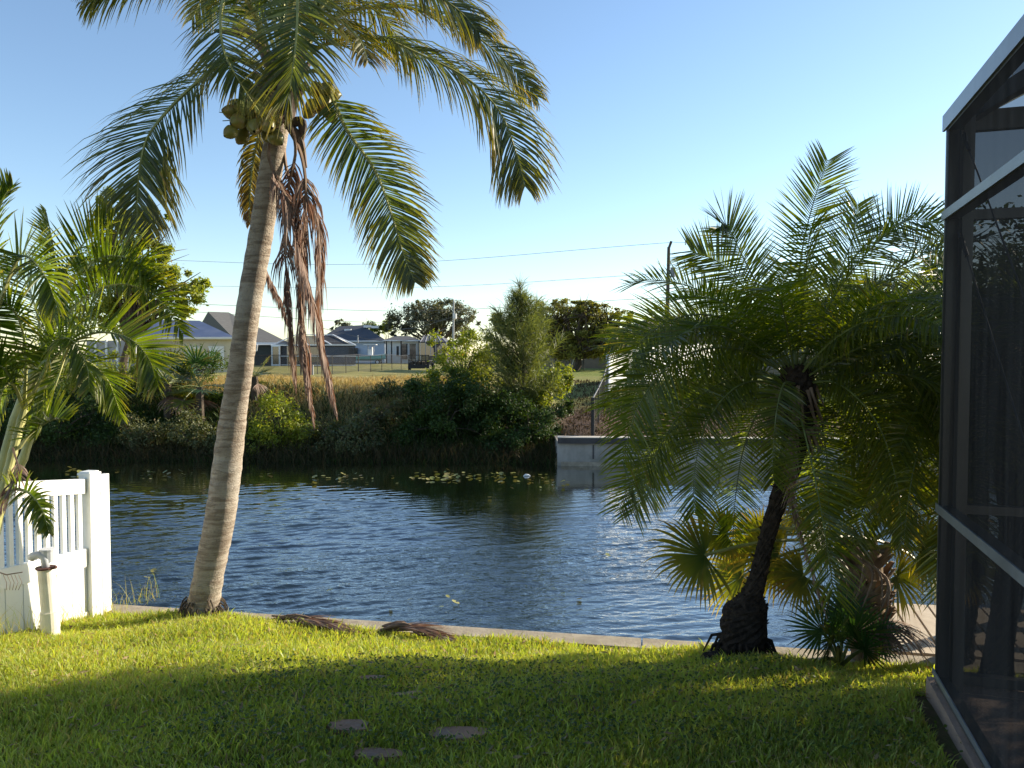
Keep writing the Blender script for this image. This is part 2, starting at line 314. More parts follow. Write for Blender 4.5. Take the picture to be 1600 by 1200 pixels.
# far ground: one sheet to the horizon
xs = np.concatenate([np.array([-1500, -600, -250, -120, -70, -45]), np.linspace(-36, 36, 181), np.array([45, 70, 120, 250, 600, 1500])])
yo = np.concatenate([np.array([-.02, 0.0, .02, .25, .3, .5]), np.linspace(.8, 16, 60), np.linspace(17, 60, 44), np.array([80, 110, 160, 300, 700, 1600, 3500])])
V = []; cc_ = []
for d in yo:
    y = np.maximum(far_line(np.clip(xs, -60, 60)), 0)+d; z = far_z(xs, y)
    V.append(np.stack([xs, y, z], 1)); r = sm((xs-1.0)/.8)
    soil = (1-sm((d-4.2-.5*np.sin(xs*1.3))/1.4)); mul = r*(1-sm((d-5)/3)); soilv = np.maximum(soil*(1-r), 0)
    px = 800+xs/y*F
    grn = np.where((d > 18), .35, 0)*np.ones_like(xs)+r*sm((d-4)/2)*.6
    cc_.append(np.stack([soilv, mul, np.clip(grn, 0, 1)*(1-soilv)*(1-mul)], 1))
V = np.concatenate(V); cc_ = np.concatenate(cc_); nx = len(xs)
Q = np.array([(j*nx+i, j*nx+i+1, (j+1)*nx+i+1, (j+1)*nx+i) for j in range(len(yo)-1) for i in range(nx-1)])
o = np_mesh('far_bank_ground', V, Q, cc_, M['ground'], smooth=True); tag(o, kind='structure')
# water: real ripples near, coarser far
wr = np.random.RandomState(3)
def water():
    us = np.linspace(-1.12, .88, 1150); ys = [4.2]
    while ys[-1] < 24.8: ys.append(ys[-1]+.013*(ys[-1]/6)**.95)
    ys = np.array(ys); U, Y = np.meshgrid(us, ys); X = U*Y; H = np.zeros_like(X)
    thr = 18.8-5.8*np.exp(-((X+.2)/1.7)**2)-.10*np.maximum(X-3, 0)+.5*np.sin(X*1.3+Y*.8)
    calm = 1-.95*sm((Y-thr+1.6)/3.2)
    env = (.6+.4*sm(.5+.5*np.sin(X*.33+Y*.21+1.0)+.35*np.sin(Y*.55-X*.12)))*calm+.015
    for k in range(44):
        wl = .085*1.044**k*wr.uniform(.92, 1.08); a = math.radians(wr.normal(111, 13 if k > 12 else 30)); ph = wr.uniform(0, 6.28); kk = 2*math.pi/wl
        amp = wl*.0078*wr.uniform(.5, 1.2)*(1.2 if .14 < wl < .38 else .75)
        wob = .35*np.sin(X*wr.uniform(.3, 1.1)+Y*wr.uniform(.2, .9)+ph*3)
        pk = .5+.5*np.sin(X*wr.uniform(.5, 1.6)+Y*wr.uniform(-1.2, 1.2)+ph)
        w_ = np.sin(kk*(X*math.cos(a)+Y*math.sin(a))+ph+wob*4); H += amp*(w_+.25*w_*w_)*(.35+.9*pk)
    V = np.stack([X, Y, WZ+H*env], -1).reshape(-1, 3); nx = len(us); ny = len(ys)
    i = np.arange(nx-1); j = np.arange(ny-1); I, J = np.meshgrid(i, j); b = (J*nx+I).ravel()
    return V, np.stack([b, b+1, b+nx+1, b+nx], 1)
V, Q = water()
wat = np_mesh('canal_water', V, Q, np.zeros((len(V), 3)), M['water'], smooth=True); tag(wat, kind='structure')
mb = MB()
mb.add([(-300, 2, WZ-.06), (300, 2, WZ-.06), (300, 26, WZ-.06), (-300, 26, WZ-.06)], [(0, 1, 2, 3)])
tag(mb.build('outer_water', M['water']), kind='structure')
# near seawall with cap
mb = MB()
a = np.array([-9, yw(-9)+.105, 0]); b = np.array([7, yw(7)+.105, 0]); CAPZ = -.45
for i in range(8):
    p = a+(b-a)*i/8; q = a+(b-a)*(i+1)/8-(b-a)*.0008
    mb.bar(p+Z*(CAPZ-.09), q+Z*(CAPZ-.09), .20, .18, m=0)
mb.bar(a+Z*-1.5+np.array([0, .03, 0]), b+Z*-1.5+np.array([0, .03, 0]), .16, 1.72, m=0)
tag(mb.build('near_seawall', M['concrete']), 'sandy concrete seawall cap along the edge of the near lawn', 'seawall')
# far seawall
t = thing('far_seawall', 'grey concrete seawall with dark cap across the canal', 'seawall', (1.35, 23.0, -1.6))
mb = MB(); sx0 = 1.37
mb.bar((sx0, far_line(sx0)-.12, -1.42), (22, far_line(22)-.12, -1.42), .18, 1.14); o = mb.build('wall_panel', M['wall_grey'], t)
mb = MB()
for i in range(12): mb.box((sx0+1.05+i*1.85, far_line(sx0+1.05+i*1.85)-.225, -1.13), (.035, .03, .42))
for i in range(6): mb.box((sx0+2.0+i*3.7, far_line(sx0+2.0+i*3.7)-.215, -1.2), (.02, .012, .6))
mb.build('joint', M['wall_cap'], t)
mb = MB(); mb.bar((sx0+.1, far_line(sx0)-.16, -1.60), (22, far_line(22)-.16, -1.60), .22, .34); mb.build('footing', M['concrete'], t)
mb = MB(); mb.bar((sx0, far_line(sx0)-.12, -.79), (22, far_line(22)-.12, -.79), .42, .17); mb.build('cap', M['wall_cap'], t)
mb = MB(); mb.bar((sx0, far_line(sx0)-.12, -.695), (22, far_line(22)-.12, -.695), .43, .02); mb.build('cap_top', M['wall_top'], t)
mb = MB(); mb.bar((sx0+.08, far_line(sx0)-.1, -1.42), (sx0+.08, far_line(sx0)+2.2, -1.42), .16, 1.14); mb.build('return_wall', M['wall_grey'], t)
# ------------------------------------------------------------------ foliage builders
def cr(pts, n):
    pts = np.array(pts, float); K = len(pts); ext = np.vstack([2*pts[0]-pts[1], pts, 2*pts[-1]-pts[-2]])
    out = []
    for u in np.linspace(0, K-1-1e-6, n):
        i = int(u); f = u-i; p0, p1, p2, p3 = ext[i:i+4]
        out.append(.5*((2*p1)+(-p0+p2)*f+(2*p0-5*p1+4*p2-p3)*f*f+(-p0+3*p1-3*p2+p3)*f**3))
    return np.array(out)
def nrm(v): return v/(np.linalg.norm(v, axis=-1, keepdims=True)+1e-9)
def frond(name, pts, parent, leaf, stem, n=70, L=.6, wd=.03, a0=60, a1=22, droop=.35, lift=12, pet=.12, seed=0, roll=0, brown=0., rr=.014, skip=.03, segs=4, up=None, prof='coco', clump=0, tipbrown=0., label=None):
    r = np.random.RandomState(seed); R = cr(pts, 60); s = np.linspace(pet, 1, n); K = len(R)
    idx = s*(K-1); i0 = np.clip(idx.astype(int), 0, K-2); f = (idx-i0)[:, None]; base = R[i0]*(1-f)+R[i0+1]*f
    T = nrm(np.gradient(R, axis=0)); T = nrm(T[i0]*(1-f)+T[i0+1]*f)
    upv = np.array([[0, 0, 1.0]]) if up is None else np.array(up, float).reshape(-1, 3)
    upv = nrm(upv[0]+(upv[-1]-upv[0])*(s**1.2)[:, None]); Nn = nrm(upv-np.sum(T*upv, 1)[:, None]*T); S = np.cross(T, Nn)
    ra = math.radians(roll); S, Nn = S*math.cos(ra)+Nn*math.sin(ra), Nn*math.cos(ra)-S*math.sin(ra)
    q = (s-pet)/(1-pet)
    if prof == 'coco': lp = (.55+.45*np.sin(np.pi*np.clip(q*.8+.15, 0, 1)))*(1-.28*q**3)*(1-.45*np.clip((q-.82)/.18, 0, 1))
    elif prof == 'date': lp = (.45+.55*np.sin(np.pi*np.clip(q*.66+.14, 0, 1)))*(1-.25*q**4)
    else: lp = (.55+.45*np.sin(np.pi*np.clip(q*.9+.1, 0, 1)))*(1-.4*q**4)
    Vs = []; Qs = []; Cs = []; cnt = 0
    for side in (-1, 1):
        keep = r.rand(n) > skip; m = keep.sum()
        if clump: jit = r.normal(0, clump, n)
        else: jit = r.normal(0, .05, n)
        ang = np.radians(a0+(a1-a0)*q)+jit; l = np.radians(lift)+r.normal(0, .12, n)
        if prof == 'date': l = np.where(r.rand(n) < .5, l+.14, l-.06)
        d = np.cos(ang)[:, None]*T+np.sin(ang)[:, None]*(side*S*np.cos(l)[:, None]+Nn*np.sin(l)[:, None]); d = nrm(d)
        Ls = L*lp*r.uniform(.85, 1.08, n); p = base.copy(); tw = r.normal(0, .35, n)
        prof_w = [0.55, 1, .9, .6, .06] if segs == 4 else [.6, 1, .6, .05]
        rows = []; dro = droop*r.uniform(.6, 1.4, n)
        for k in range(segs+1):
            W = nrm(T-(np.sum(T*d, 1))[:, None]*d); B = np.cross(d, W); W = W*np.cos(tw)[:, None]+B*np.sin(tw)[:, None]
            ww = wd*prof_w[k]*.5
            rows.append((p-W*ww, p+W*ww)); p = p+d*(Ls/segs)[:, None]
            d = nrm(d+np.array([0, 0, -1.0])*dro[:, None]*(.5+.5*k))
        arr = np.stack([np.stack(x, 1) for x in rows], 1)[keep]          # m, segs+1, 2, 3
        cr_ = np.zeros((m, segs+1, 2, 3)); rv = r.rand(n)[keep]; cr_[..., 0] = rv[:, None, None]
        cr_[..., 1] = np.linspace(0, 1, segs+1)[None, :, None]
        bl = (r.rand(m) < .06)*r.uniform(.2, .7, m); cr_[..., 2] = np.clip(brown+bl[:, None, None]*(cr_[..., 1]**1.0)+.5*tipbrown*(q[keep]**2)[:, None, None], 0, 1)
        b0 = cnt+np.arange(m)[:, None]*(2*(segs+1))+np.arange(segs)[None, :]*2
        Qs.append(np.stack([b0, b0+1, b0+3, b0+2], -1).reshape(-1, 4)); Vs.append(arr.reshape(-1, 3)); Cs.append(cr_.reshape(-1, 3)); cnt += m*2*(segs+1)
    # rachis tube (4 sided)
    Rr = R[::2]; kk = len(Rr); T2 = nrm(np.gradient(Rr, axis=0)); x = nrm(np.cross(T2, np.array([.3, .2, 1.0]))); y = np.cross(T2, x); rad = rr*(1-.85*np.linspace(0, 1, kk))
    ring = np.stack([Rr+(x*c+y*s_)*rad[:, None] for c, s_ in ((1, 0), (0, 1), (-1, 0), (0, -1))], 1).reshape(-1, 3)
    qs = np.array([(cnt+i*4+k, cnt+i*4+(k+1) % 4, cnt+(i+1)*4+(k+1) % 4, cnt+(i+1)*4+k) for i in range(kk-1) for k in range(4)])
    nl = sum(len(q_) for q_ in Qs)
    V = np.concatenate(Vs+[ring]); Qa = np.concatenate(Qs+[qs]); Ca = np.concatenate(Cs+[np.full((len(ring), 3), [.5, 0, brown])])
    o = np_mesh(name, V, Qa, Ca, [leaf, stem], parent, np.concatenate([np.zeros(nl), np.ones(len(qs))]))
    if label: o['label'] = label
    return o
def arch(base, az, el, L, grav, n=9, side=0):
    """a frond curve from a crown: azimuth/elevation in degrees, length, bend down"""
    p = np.array(base, float); a = math.radians(az); e = math.radians(el); d = np.array([math.cos(e)*math.sin(a), math.cos(e)*math.cos(a), math.sin(e)])
    out = [p.copy()]
    for k in range(n-1):
        p = p+d*L/(n-1); out.append(p.copy()); d = nrm(d+np.array([math.cos(a), -math.sin(a), 0])*side-np.array([0, 0, 1.0])*grav*(.4+.2*k))
    return out
def fan_leaf(name, base, tip, parent, leaf, stem, R=.5, nseg=34, spread=150, droop=.5, seed=0, tilt=0, brown=0., pr=.012, wd=.035, label=None, nrm_hint=None):
    r = np.random.RandomState(seed); base = np.array(base, float); tip = np.array(tip, float); d = nrm(tip-base)
    h = np.array([0, 0, 1.0]) if nrm_hint is None else nrm(np.array(nrm_hint, float))
    Nn = nrm(h-np.dot(h, d)*d); S = np.cross(d, Nn); Vs = []; Q = []; Cs = []; m = 5
    for k in range(nseg):
        th = math.radians(-spread+2*spread*k/(nseg-1)); a = d*math.cos(th)+S*math.sin(th)+Nn*.12*r.uniform(0, 1); a = nrm(a)
        L = R*(.72+.28*math.cos(th*.7))*r.uniform(.85, 1.1); p = tip.copy(); rv = r.rand(); bl = r.uniform(.2, .8) if r.rand() < .15 else 0
        W0 = np.cross(Nn, a)
        for j in range(m+1):
            q = j/m; W = nrm(W0)*(wd*(.15+1.1*q) if q < .5 else wd*1.4*(1-q))*(R/.5)*.9; fold = Nn*(.006 if k % 2 else -.006)
            Vs += [p-W+fold, p+W+fold]; Cs += [[rv, q, min(1, brown+bl*q)]]*2
            if j < m: n0 = len(Vs)-2; Q.append((n0, n0+1, n0+3, n0+2))
            p = p+a*L/m; a = nrm(a-np.array([0, 0, 1.0])*droop*q*q*1.3)
    nl = len(Q); pts = np.array([base+(tip-base)*u+np.array([0, 0, .08])*np.linalg.norm(tip-base)*math.sin(math.pi*u) for u in np.linspace(0, 1, 6)])
    T2 = nrm(np.gradient(pts, axis=0)); x = nrm(np.cross(T2, np.array([.3, .2, 1.0]))); y = np.cross(T2, x); n0 = len(Vs)
    for i in range(6):
        for c, s_ in ((1, 0), (0, 1), (-1, 0), (0, -1)): Vs.append(pts[i]+(x[i]*c+y[i]*s_)*pr); Cs.append([.5, 0, brown])
    Q += [(n0+i*4+k, n0+i*4+(k+1) % 4, n0+(i+1)*4+(k+1) % 4, n0+(i+1)*4+k) for i in range(5) for k in range(4)]
    o = np_mesh(name, np.array(Vs), np.array(Q), np.array(Cs), [leaf, stem], parent, [0]*nl+[1]*(len(Q)-nl))
    if label: o['label'] = label
    return o
def leafcloud(blobs, n, size, seed=0, flat=0., shell=.55, clumps=60, brown=.03, cl=.28):
    """blobs: list of (centre, radii). leaf quads gathered into clumps spread through ellipsoids"""
    r = np.random.RandomState(seed); ws = np.array([np.prod(b[1])**(2/3) for b in blobs]); ws /= ws.sum(); V = []; Cc = []
    for (c, rad), wgt in zip(blobs, ws):
        c = np.array(c, float); rad = np.array(rad, float); nc = max(6, int(clumps*wgt)); m = max(8, int(n*wgt))
        dirs = nrm(r.normal(size=(nc, 3))); rr = r.uniform(shell, 1.0, (nc, 1))**.7; cc = c+dirs*rr*rad; cs = r.uniform(.6, 1.5, nc)*cl*rad.mean()
        ci = r.randint(0, nc, m); pos = cc[ci]+r.normal(size=(m, 3))*cs[ci][:, None]*np.array([1, 1, 1-flat])*.55
        tone = r.rand(nc)[ci]*.6+r.rand(m)*.4
        nn = nrm(nrm(pos-c)*.8+r.normal(size=(m, 3))*.8+np.array([0, 0, .5])); t = nrm(np.cross(nn, r.normal(size=(m, 3)))); b = np.cross(nn, t)
        sz = size*r.uniform(.6, 1.3, (m, 1)); q = np.stack([pos-t*sz*.9, pos-b*sz*.42, pos+t*sz*.9, pos+b*sz*.42], 1)
        V.append(q.reshape(-1, 3)); col = np.zeros((m, 4, 3)); col[..., 0] = tone[:, None]; col[:, 2, 1] = 1; col[..., 2] = ((r.rand(m) < brown)*.7)[:, None]; Cc.append(col.reshape(-1, 3))
    V = np.concatenate(V); Cc = np.concatenate(Cc); return V, np.arange(len(V)).reshape(-1, 4), Cc
def limbs(mb, base, tips, r0, seed=0, trunk_h=.3):
    rr = random.Random(seed); base = np.array(base, float)
    cen = np.mean(np.array(tips), 0); fork = base+(cen-base)*trunk_h
    mb.tube([base, (base+fork)/2+np.array([rr.uniform(-.1, .1)*r0*5, 0, 0]), fork], [r0, r0*.85, r0*.7], 7)
    for tp in tips:
        tp = np.array(tp, float); mid = fork+(tp-fork)*.5+np.array([rr.uniform(-1, 1), rr.uniform(-1, 1), rr.uniform(0, 1)])*np.linalg.norm(tp-fork)*.12
        mb.tube([fork, mid, tp], [r0*.55, r0*.3, r0*.06], 5, cap=False)
        for k in range(3):
            q = mid+(tp-mid)*rr.uniform(0, .6); e = q+nrm(np.array([rr.uniform(-1, 1), rr.uniform(-1, 1), rr.uniform(-.2, 1)]))*np.linalg.norm(tp-fork)*.35
            mb.tube([q, e], [r0*.18, r0*.03], 4, cap=False)
def bush(name, label, cat, blobs, n, size, leaf, seed, group=None, base=None, r0=.05, **kw):
    cen = np.mean([b[0] for b in blobs], 0); 
    if base is None: base = np.array([cen[0], cen[1], float(far_z(cen[0], cen[1]))])
    t = thing(name, label, cat, tuple(base), group)
    V, Q, Cc = leafcloud(blobs, n, size, seed, **kw)
    fol = 'crown' if 'tree' in name else 'foliage'
    np_mesh(fol, V, Q, Cc, leaf, t)
    mb = MB(); tips = []
    for b in blobs:
        for k in range(3): tips.append(np.array(b[0])+np.array(b[1])*np.array([random.uniform(-.6, .6), random.uniform(-.6, .6), random.uniform(0, .7)]))
    limbs(mb, base, tips, r0, seed); mb.build('trunk' if 'tree' in name else 'stem', M['bark'], t)
    return t
def strands(n, xr, yfun, zfun, hr, wr_, lean, seed, droop=0.2, segs=3, colfun=None, az=None, xyf=None, brownp=.05):
    r = np.random.RandomState(seed)
    if xyf is None: x = r.uniform(xr[0], xr[1], n); y = yfun(x, r.rand(n))
    else: x, y = xyf(r, n)
    z = zfun(x, y); p = np.stack([x, y, z], 1); n = len(p); a = r.uniform(0, 6.283, n); h = r.uniform(hr[0], hr[1], n)
    le = np.abs(r.normal(0, lean, n)); d = np.stack([np.cos(a)*np.sin(le), np.sin(a)*np.sin(le), np.cos(le)], 1)
    b = r.uniform(0, 6.283, n); W = np.stack([np.cos(b), np.sin(b), np.zeros(n)], 1); rows = []; prof = [.8, 1, .7, .08] if segs == 3 else [1, .8, .1]
    for k in range(segs+1):
        ww = r.uniform(wr_[0], wr_[1], n)[:, None]*.5*prof[k]*W if k == 0 else W*(wid[:, None]*prof[k]); 
        if k == 0: wid = r.uniform(wr_[0], wr_[1], n)*.5; ww = W*(wid[:, None]*prof[0])
        rows.append(np.stack([p-ww, p+ww], 1)); p = p+d*(h/segs)[:, None]; d = nrm(d+np.stack([np.cos(a), np.sin(a), -np.ones(n)*.6], 1)*droop*(k+1)*.5)
    arr = np.stack(rows, 1); col = np.zeros((n, segs+1, 2, 3)); col[..., 0] = r.rand(n)[:, None, None]; col[..., 1] = np.linspace(0, 1, segs+1)[None, :, None]
    col[..., 2] = ((r.rand(n) < brownp)*r.uniform(.4, 1, n))[:, None, None]
    if colfun is not None: col = colfun(col, arr, r)
    b0 = np.arange(n)[:, None]*(2*(segs+1))+np.arange(segs)[None]*2
    return arr.reshape(-1, 3), np.stack([b0, b0+1, b0+3, b0+2], -1).reshape(-1, 4), col.reshape(-1, 3)
# ------------------------------------------------------------------ screen enclosure on the right
XC = np.array([2.24, 3.96, 0.0]); wd_ = np.array([-math.sin(math.radians(17.4)), -math.cos(math.radians(17.4)), 0]); bd_ = np.array([math.cos(math.radians(17.4)), -math.sin(math.radians(17.4)), 0])
t = thing('screen_enclosure', 'bronze framed pool cage with dark mesh on a low concrete curb', 'screen enclosure', (2.24, 3.96, 0.0))
def cage_member(mb, a, b, w=.05, h=.05): mb.bar(a, b, w, h)
BEAMZ = 2.93
def side(s, z): return XC+wd_*s+Z*z
def back(s, z): return XC+bd_*s+Z*z
for s in (0.035, 2.4, 4.8): mb = MB(); mb.bar(side(s, .05), side(s, BEAMZ), .05, .07, up=wd_); mb.build('side_post', M['bronze'], t)
for z, nm_, hh in ((.075, 'bottom_rail', .035), (.96, 'chair_rail', .045), (2.46, 'upper_rail', .05), (2.93, 'eave_beam', .10)):
    mb = MB(); mb.bar(side(.07, z), side(4.9, z), .06, hh); mb.build(nm_, M['bronze'], t)
    mb = MB(); mb.bar(back(.06, z), back(7, z), .05, hh if z > .1 else .05); mb.build(nm_, M['bronze'], t)
mb = MB(); mb.bar(side(.0, .05), side(.0, 2.98), .012, .03, up=wd_)
for z in (.96, 2.46): mb.bar(side(.0, z)-bd_*.035, side(4.9, z)-bd_*.035, .006, .045)
mb.bar(side(0, 2.93)-bd_*.036, side(4.9, 2.93)-bd_*.036, .012, .08); mb.bar(side(0, .10)-bd_*.035, side(4.9, .10)-bd_*.035, .006, .03)
mb.build('spline_trim', mat('sky_lit_bronze', (0.22, 0.23, 0.24), (0.16, 0.17, 0.18), 6, .3, spec=.8, cc=(.16, .16, .16), scale2=5), t)  # outer frame faces: sky gleam is put into this lighter bronze
mb = MB()
for s in (2.1, 4.2, 6.3): mb.bar(back(s, .06), back(s, BEAMZ-.03), .05, .08, up=bd_)
mb.build('back_post', M['bronze'], t)
mb = MB(); mb.bar(side(.09, .05)+bd_*.05, side(.09, BEAMZ)+bd_*.05, .05, .10, up=wd_); mb.build('corner_post', M['bronze'], t)
# mansard roof frame: rises inward from both walls
mb = MB()
for s in (0.05, 2.4, 4.8):
    a = side(s, BEAMZ); b = side(s, BEAMZ)+bd_*1.5+Z*.75; mb.bar(a, b, .05, .09); mb.bar(b, b+bd_*5.0, .05, .09)
for k in (1.5, 3.2, 4.9): mb.bar(side(0, BEAMZ+.75)+bd_*k, side(4.9, BEAMZ+.75)+bd_*k, .05, .07)
mb.bar(back(.02, BEAMZ), back(1.5, BEAMZ+.75)+wd_*1.3, .05, .08)
mb.bar(back(1.5, BEAMZ+.72)+wd_*1.2, back(7, BEAMZ+.72)+wd_*1.2, .05, .08)
for s in (2.1, 4.2, 6.3): mb.bar(back(s, BEAMZ), back(s, BEAMZ+.75)+wd_*1.2, .05, .08)
mb.build('roof_beam', M['bronze'], t)
def quad(nm, pts, m, par): q = MB(); q.add(pts, [(0, 1, 2, 3)]); return q.build(nm, m, par)
quad('screen_panel', [side(.03, .08)-bd_*.028, side(4.9, .08)-bd_*.028, side(4.9, .96)-bd_*.028, side(.03, .96)-bd_*.028], M['screen'], t)
quad('screen_panel', [side(.03, .96)-bd_*.028, side(4.9, .96)-bd_*.028, side(4.9, 2.46)-bd_*.028, side(.03, 2.46)-bd_*.028], M['screen'], t)
quad('screen_panel', [side(.03, 2.46)-bd_*.028, side(4.9, 2.46)-bd_*.028, side(4.9, 2.93)-bd_*.028, side(.03, 2.93)-bd_*.028], M['screen'], t)
quad('screen_panel', [back(.03, .08)-wd_*.028, back(7, .08)-wd_*.028, back(7, 2.9)-wd_*.028, back(.03, 2.9)-wd_*.028], M['screen'], t)
quad('roof_screen', [side(0, BEAMZ+.05), side(4.9, BEAMZ+.05), side(4.9, BEAMZ+.8)+bd_*1.5, side(0, BEAMZ+.8)+bd_*1.5], M['screen'], t)
for z0 in (2.86, 2.36):
    mb = MB(); a = side(.12, z0)+bd_*.02; b = side(1.6, z0-1.35)+bd_*.02; u = nrm(b-a); mb.tube([a, b], .004, 6)
    mb.tube([a, a+u*.05], .011, 6); mb.tube([a+u*.13, a+u*.20], .010, 6)
    ring = [a+u*.09+(u*math.cos(k*math.pi/6)+Z*math.sin(k*math.pi/6))*.026 for k in range(13)]; mb.tube(ring, .006, 6)
    mb.build('brace_cable', M['bronze'], t)
mb = MB()
mb.bar(side(-.06, -.07)-bd_*.002, side(5.2, -.07)-bd_*.002, .10, .22); mb.bar(back(.04, -.07), back(7.2, -.07), .20, .215)
mb.build('curb', M['curb'], t)
mb = MB(); mb.poly_slab([side(.03, .035)+bd_*.04, side(5.1, .035)+bd_*.04, side(5.1, .035)+bd_*7, side(.03, .035)+bd_*7], .12); mb.build('patio_slab', M['curb'], t)
# ------------------------------------------------------------------ dock on the right
t = thing('wooden_dock', 'pale weathered plank dock over the water at the seawall', 'dock', tuple(P(1440, 1000, 6.0)*np.array([1, 1, 0])+Z*-.5))
dn = np.array([.18, 1, 0]); dn = nrm(dn); dr = np.array([dn[1], -dn[0], 0])
o0 = np.array([2.78, yw(2.78)+.36, -.50])
sk = nrm(np.array([.30, 1.0, 0]))
mb = MB()
for i in range(20):
    a = o0+dr*(.08+i*.147)
    mb.bar(a, a+sk*1.22, .126, .035)
mb.build('deck_planks', M['deck'], t)
mb = MB(); mb.bar(o0+sk*1.15-Z*.1, o0+sk*1.15+dr*3-Z*.1, .05, .16); mb.bar(o0+sk*.1-Z*.1, o0+sk*.1+dr*3-Z*.1, .05, .16)
mb.build('joist', M['deck_post'], t)
for k in range(3):
    a = o0+sk*1.12+dr*(.14+k*1.3)
    mb = MB(); mb.bar(a-Z*1.3, a+Z*(.24 if k == 0 else .9), .09, .09, up=dr); mb.build('post', M['deck_post'], t)
mb = MB()
for z in (.3, .6): mb.bar(o0+sk*1.12+dr*1.44+Z*z, o0+sk*1.12+dr*2.9+Z*z, .03, .06)
mb.build('rail', M['deck_post'], t)
# ------------------------------------------------------------------ near white fence
F0 = np.array([-3.53, 6.38, 0.0]); fd = nrm(np.array([-.22, -.975, 0])); fn = np.array([-fd[1], fd[0], 0]); fn = fn if fn[0] > 0 else -fn
t = thing('vinyl_fence', 'white vinyl fence with open picket top sloping down to the canal', 'fence', (F0[0], F0[1], -.45))
def zt(s): return .72+.13*min(s, 2.2)        # top of top rail
def zb(s): return -.48+.07*s
def fp(s, z): return F0+fd*s+Z*z
SL = 2.35
mb = MB(); mb.bar(fp(0, -.6), fp(0, .755), .11, .11, up=fd); mb.build('post', M['white_vinyl'], t)
mb = MB(); mb.box(fp(0, .764), (.125, .125, .018), (fd, fn, Z)); mb.box(fp(0, .778), (.10, .10, .012), (fd, fn, Z)); mb.build('post_cap', M['white_vinyl'], t)
mb = MB(); mb.bar(fp(SL, -.4), fp(SL, 1.15), .125, .125, up=fd); mb.build('post', M['white_vinyl'], t)
mb = MB(); mb.bar(fp(.065, zt(.06)-.06), fp(SL-.07, zt(SL)-.06), .05, .12); mb.build('top_rail', M['white_vinyl'], t)
def zm(s): return .07+.06*s
mb = MB(); mb.bar(fp(.065, zm(.06)), fp(SL-.07, zm(SL)), .05, .15); mb.build('middle_rail', M['white_vinyl'], t)
k = 0; s = .12
while s < SL-.1:
    mb = MB(); mb.bar(fp(s, zm(s)+.06), fp(s, zt(s)-.115), .028, .038, up=fd); mb.build('picket', M['white_vinyl'], t); s += .083
mb = MB(); s = .065
while s < SL-.08:
    e = min(s+.148, SL-.07); zz = zm(s)-.07
    mb.add([fp(s, -.65)+fn*.011, fp(e, -.65)+fn*.011, fp(e, zz)+fn*.011, fp(s, zz)+fn*.011, fp(s, -.65)-fn*.011, fp(e, -.65)-fn*.011, fp(e, zz)-fn*.011, fp(s, zz)-fn*.011],
           [(0, 1, 2, 3), (7, 6, 5, 4), (0, 4, 5, 1), (3, 2, 6, 7), (0, 3, 7, 4), (1, 5, 6, 2)]); s += .157
mb.build('board_panel', M['white_vinyl'], t)
mb = MB(); mb.bar(fp(.065, -.43), fp(SL-.07, -.29), .045, .10); mb.build('bottom_rail', M['white_vinyl'], t)
# short end piece toward the water
mb = MB(); e0 = fp(-.39, 0); mb.bar(fp(-.15, -.7), fp(-.15, .735), .05, .09, up=fd); mb.build('end_post', M['white_vinyl'], t)
for z in (.64, .07): mb = MB(); mb.bar(fp(-.056, z), fp(-.124, z), .05, .09 if z > .5 else .15); mb.build('end_rail', M['white_vinyl'], t)
mb = MB(); mb.bar(fp(-.063, -.36), fp(-.124, -.36), .022, .70); mb.build('end_board', M['white_vinyl'], t)
# ------------------------------------------------------------------ pipe
pb = P(80, 988, 5.45); pb[2] = float(near_z(pb[0], pb[1]))-.03
t = thing('vent_pipe', 'cream plastic standpipe with grey elbow on top in the grass before the white fence', 'pipe', tuple(pb))
zt_ = P(78, 888, 5.45)[2]; H_ = zt_-pb[2]; lean = np.array([-.03, 0, 0])
mb = MB(); mb.tube([pb, pb+lean*.3+Z*H_*.34], .060, 20); mb.build('lower_sleeve', M['pvc'], t, smooth=False)
mb = MB(); mb.tube([pb+lean*.15+Z*H_*.2, pb+lean*.3+Z*H_*.42], [.0625, .0625], 20); mb.build('coupling', M['pvc'], t)
mb = MB(); mb.tube([pb+lean*.3+Z*H_*.42, pb+lean+Z*H_], .053, 20); mb.build('riser', M['pvc'], t)
c = pb+lean+Z*H_
mb = MB(); mb.tube([c-Z*.002, c+Z*.006+np.array([0, 0, .004])], [.064, .066], 16); mb.tube([c+np.array([.03, -.01, 0]), c+np.array([.085, -.01, .012])], .012, 6); mb.build('rubber_collar', M['rust'], t)
mb = MB(); mb.tube([c+Z*.005, c+Z*.06, c+Z*.085+np.array([-.012, 0, 0]), c+Z*.098+np.array([-.045, 0, 0]), c+Z*.09+np.array([-.085, -.01, 0]), c+Z*.075+np.array([-.10, -.01, 0])], [.026, .027, .028, .028, .029, .029], 14); mb.build('elbow', M['pvc_grey'], t, smooth=True)
mb = MB(); mb.tube([c+np.array([.0, .03, .04]), c+np.array([.0, .03, .125])], [.045, .05], 14); mb.tube([c+np.array([.0, .03, .125]), c+np.array([.0, .03, .135])], [.054, .054], 14); mb.build('valve_cap', M['pvc_grey'], t)
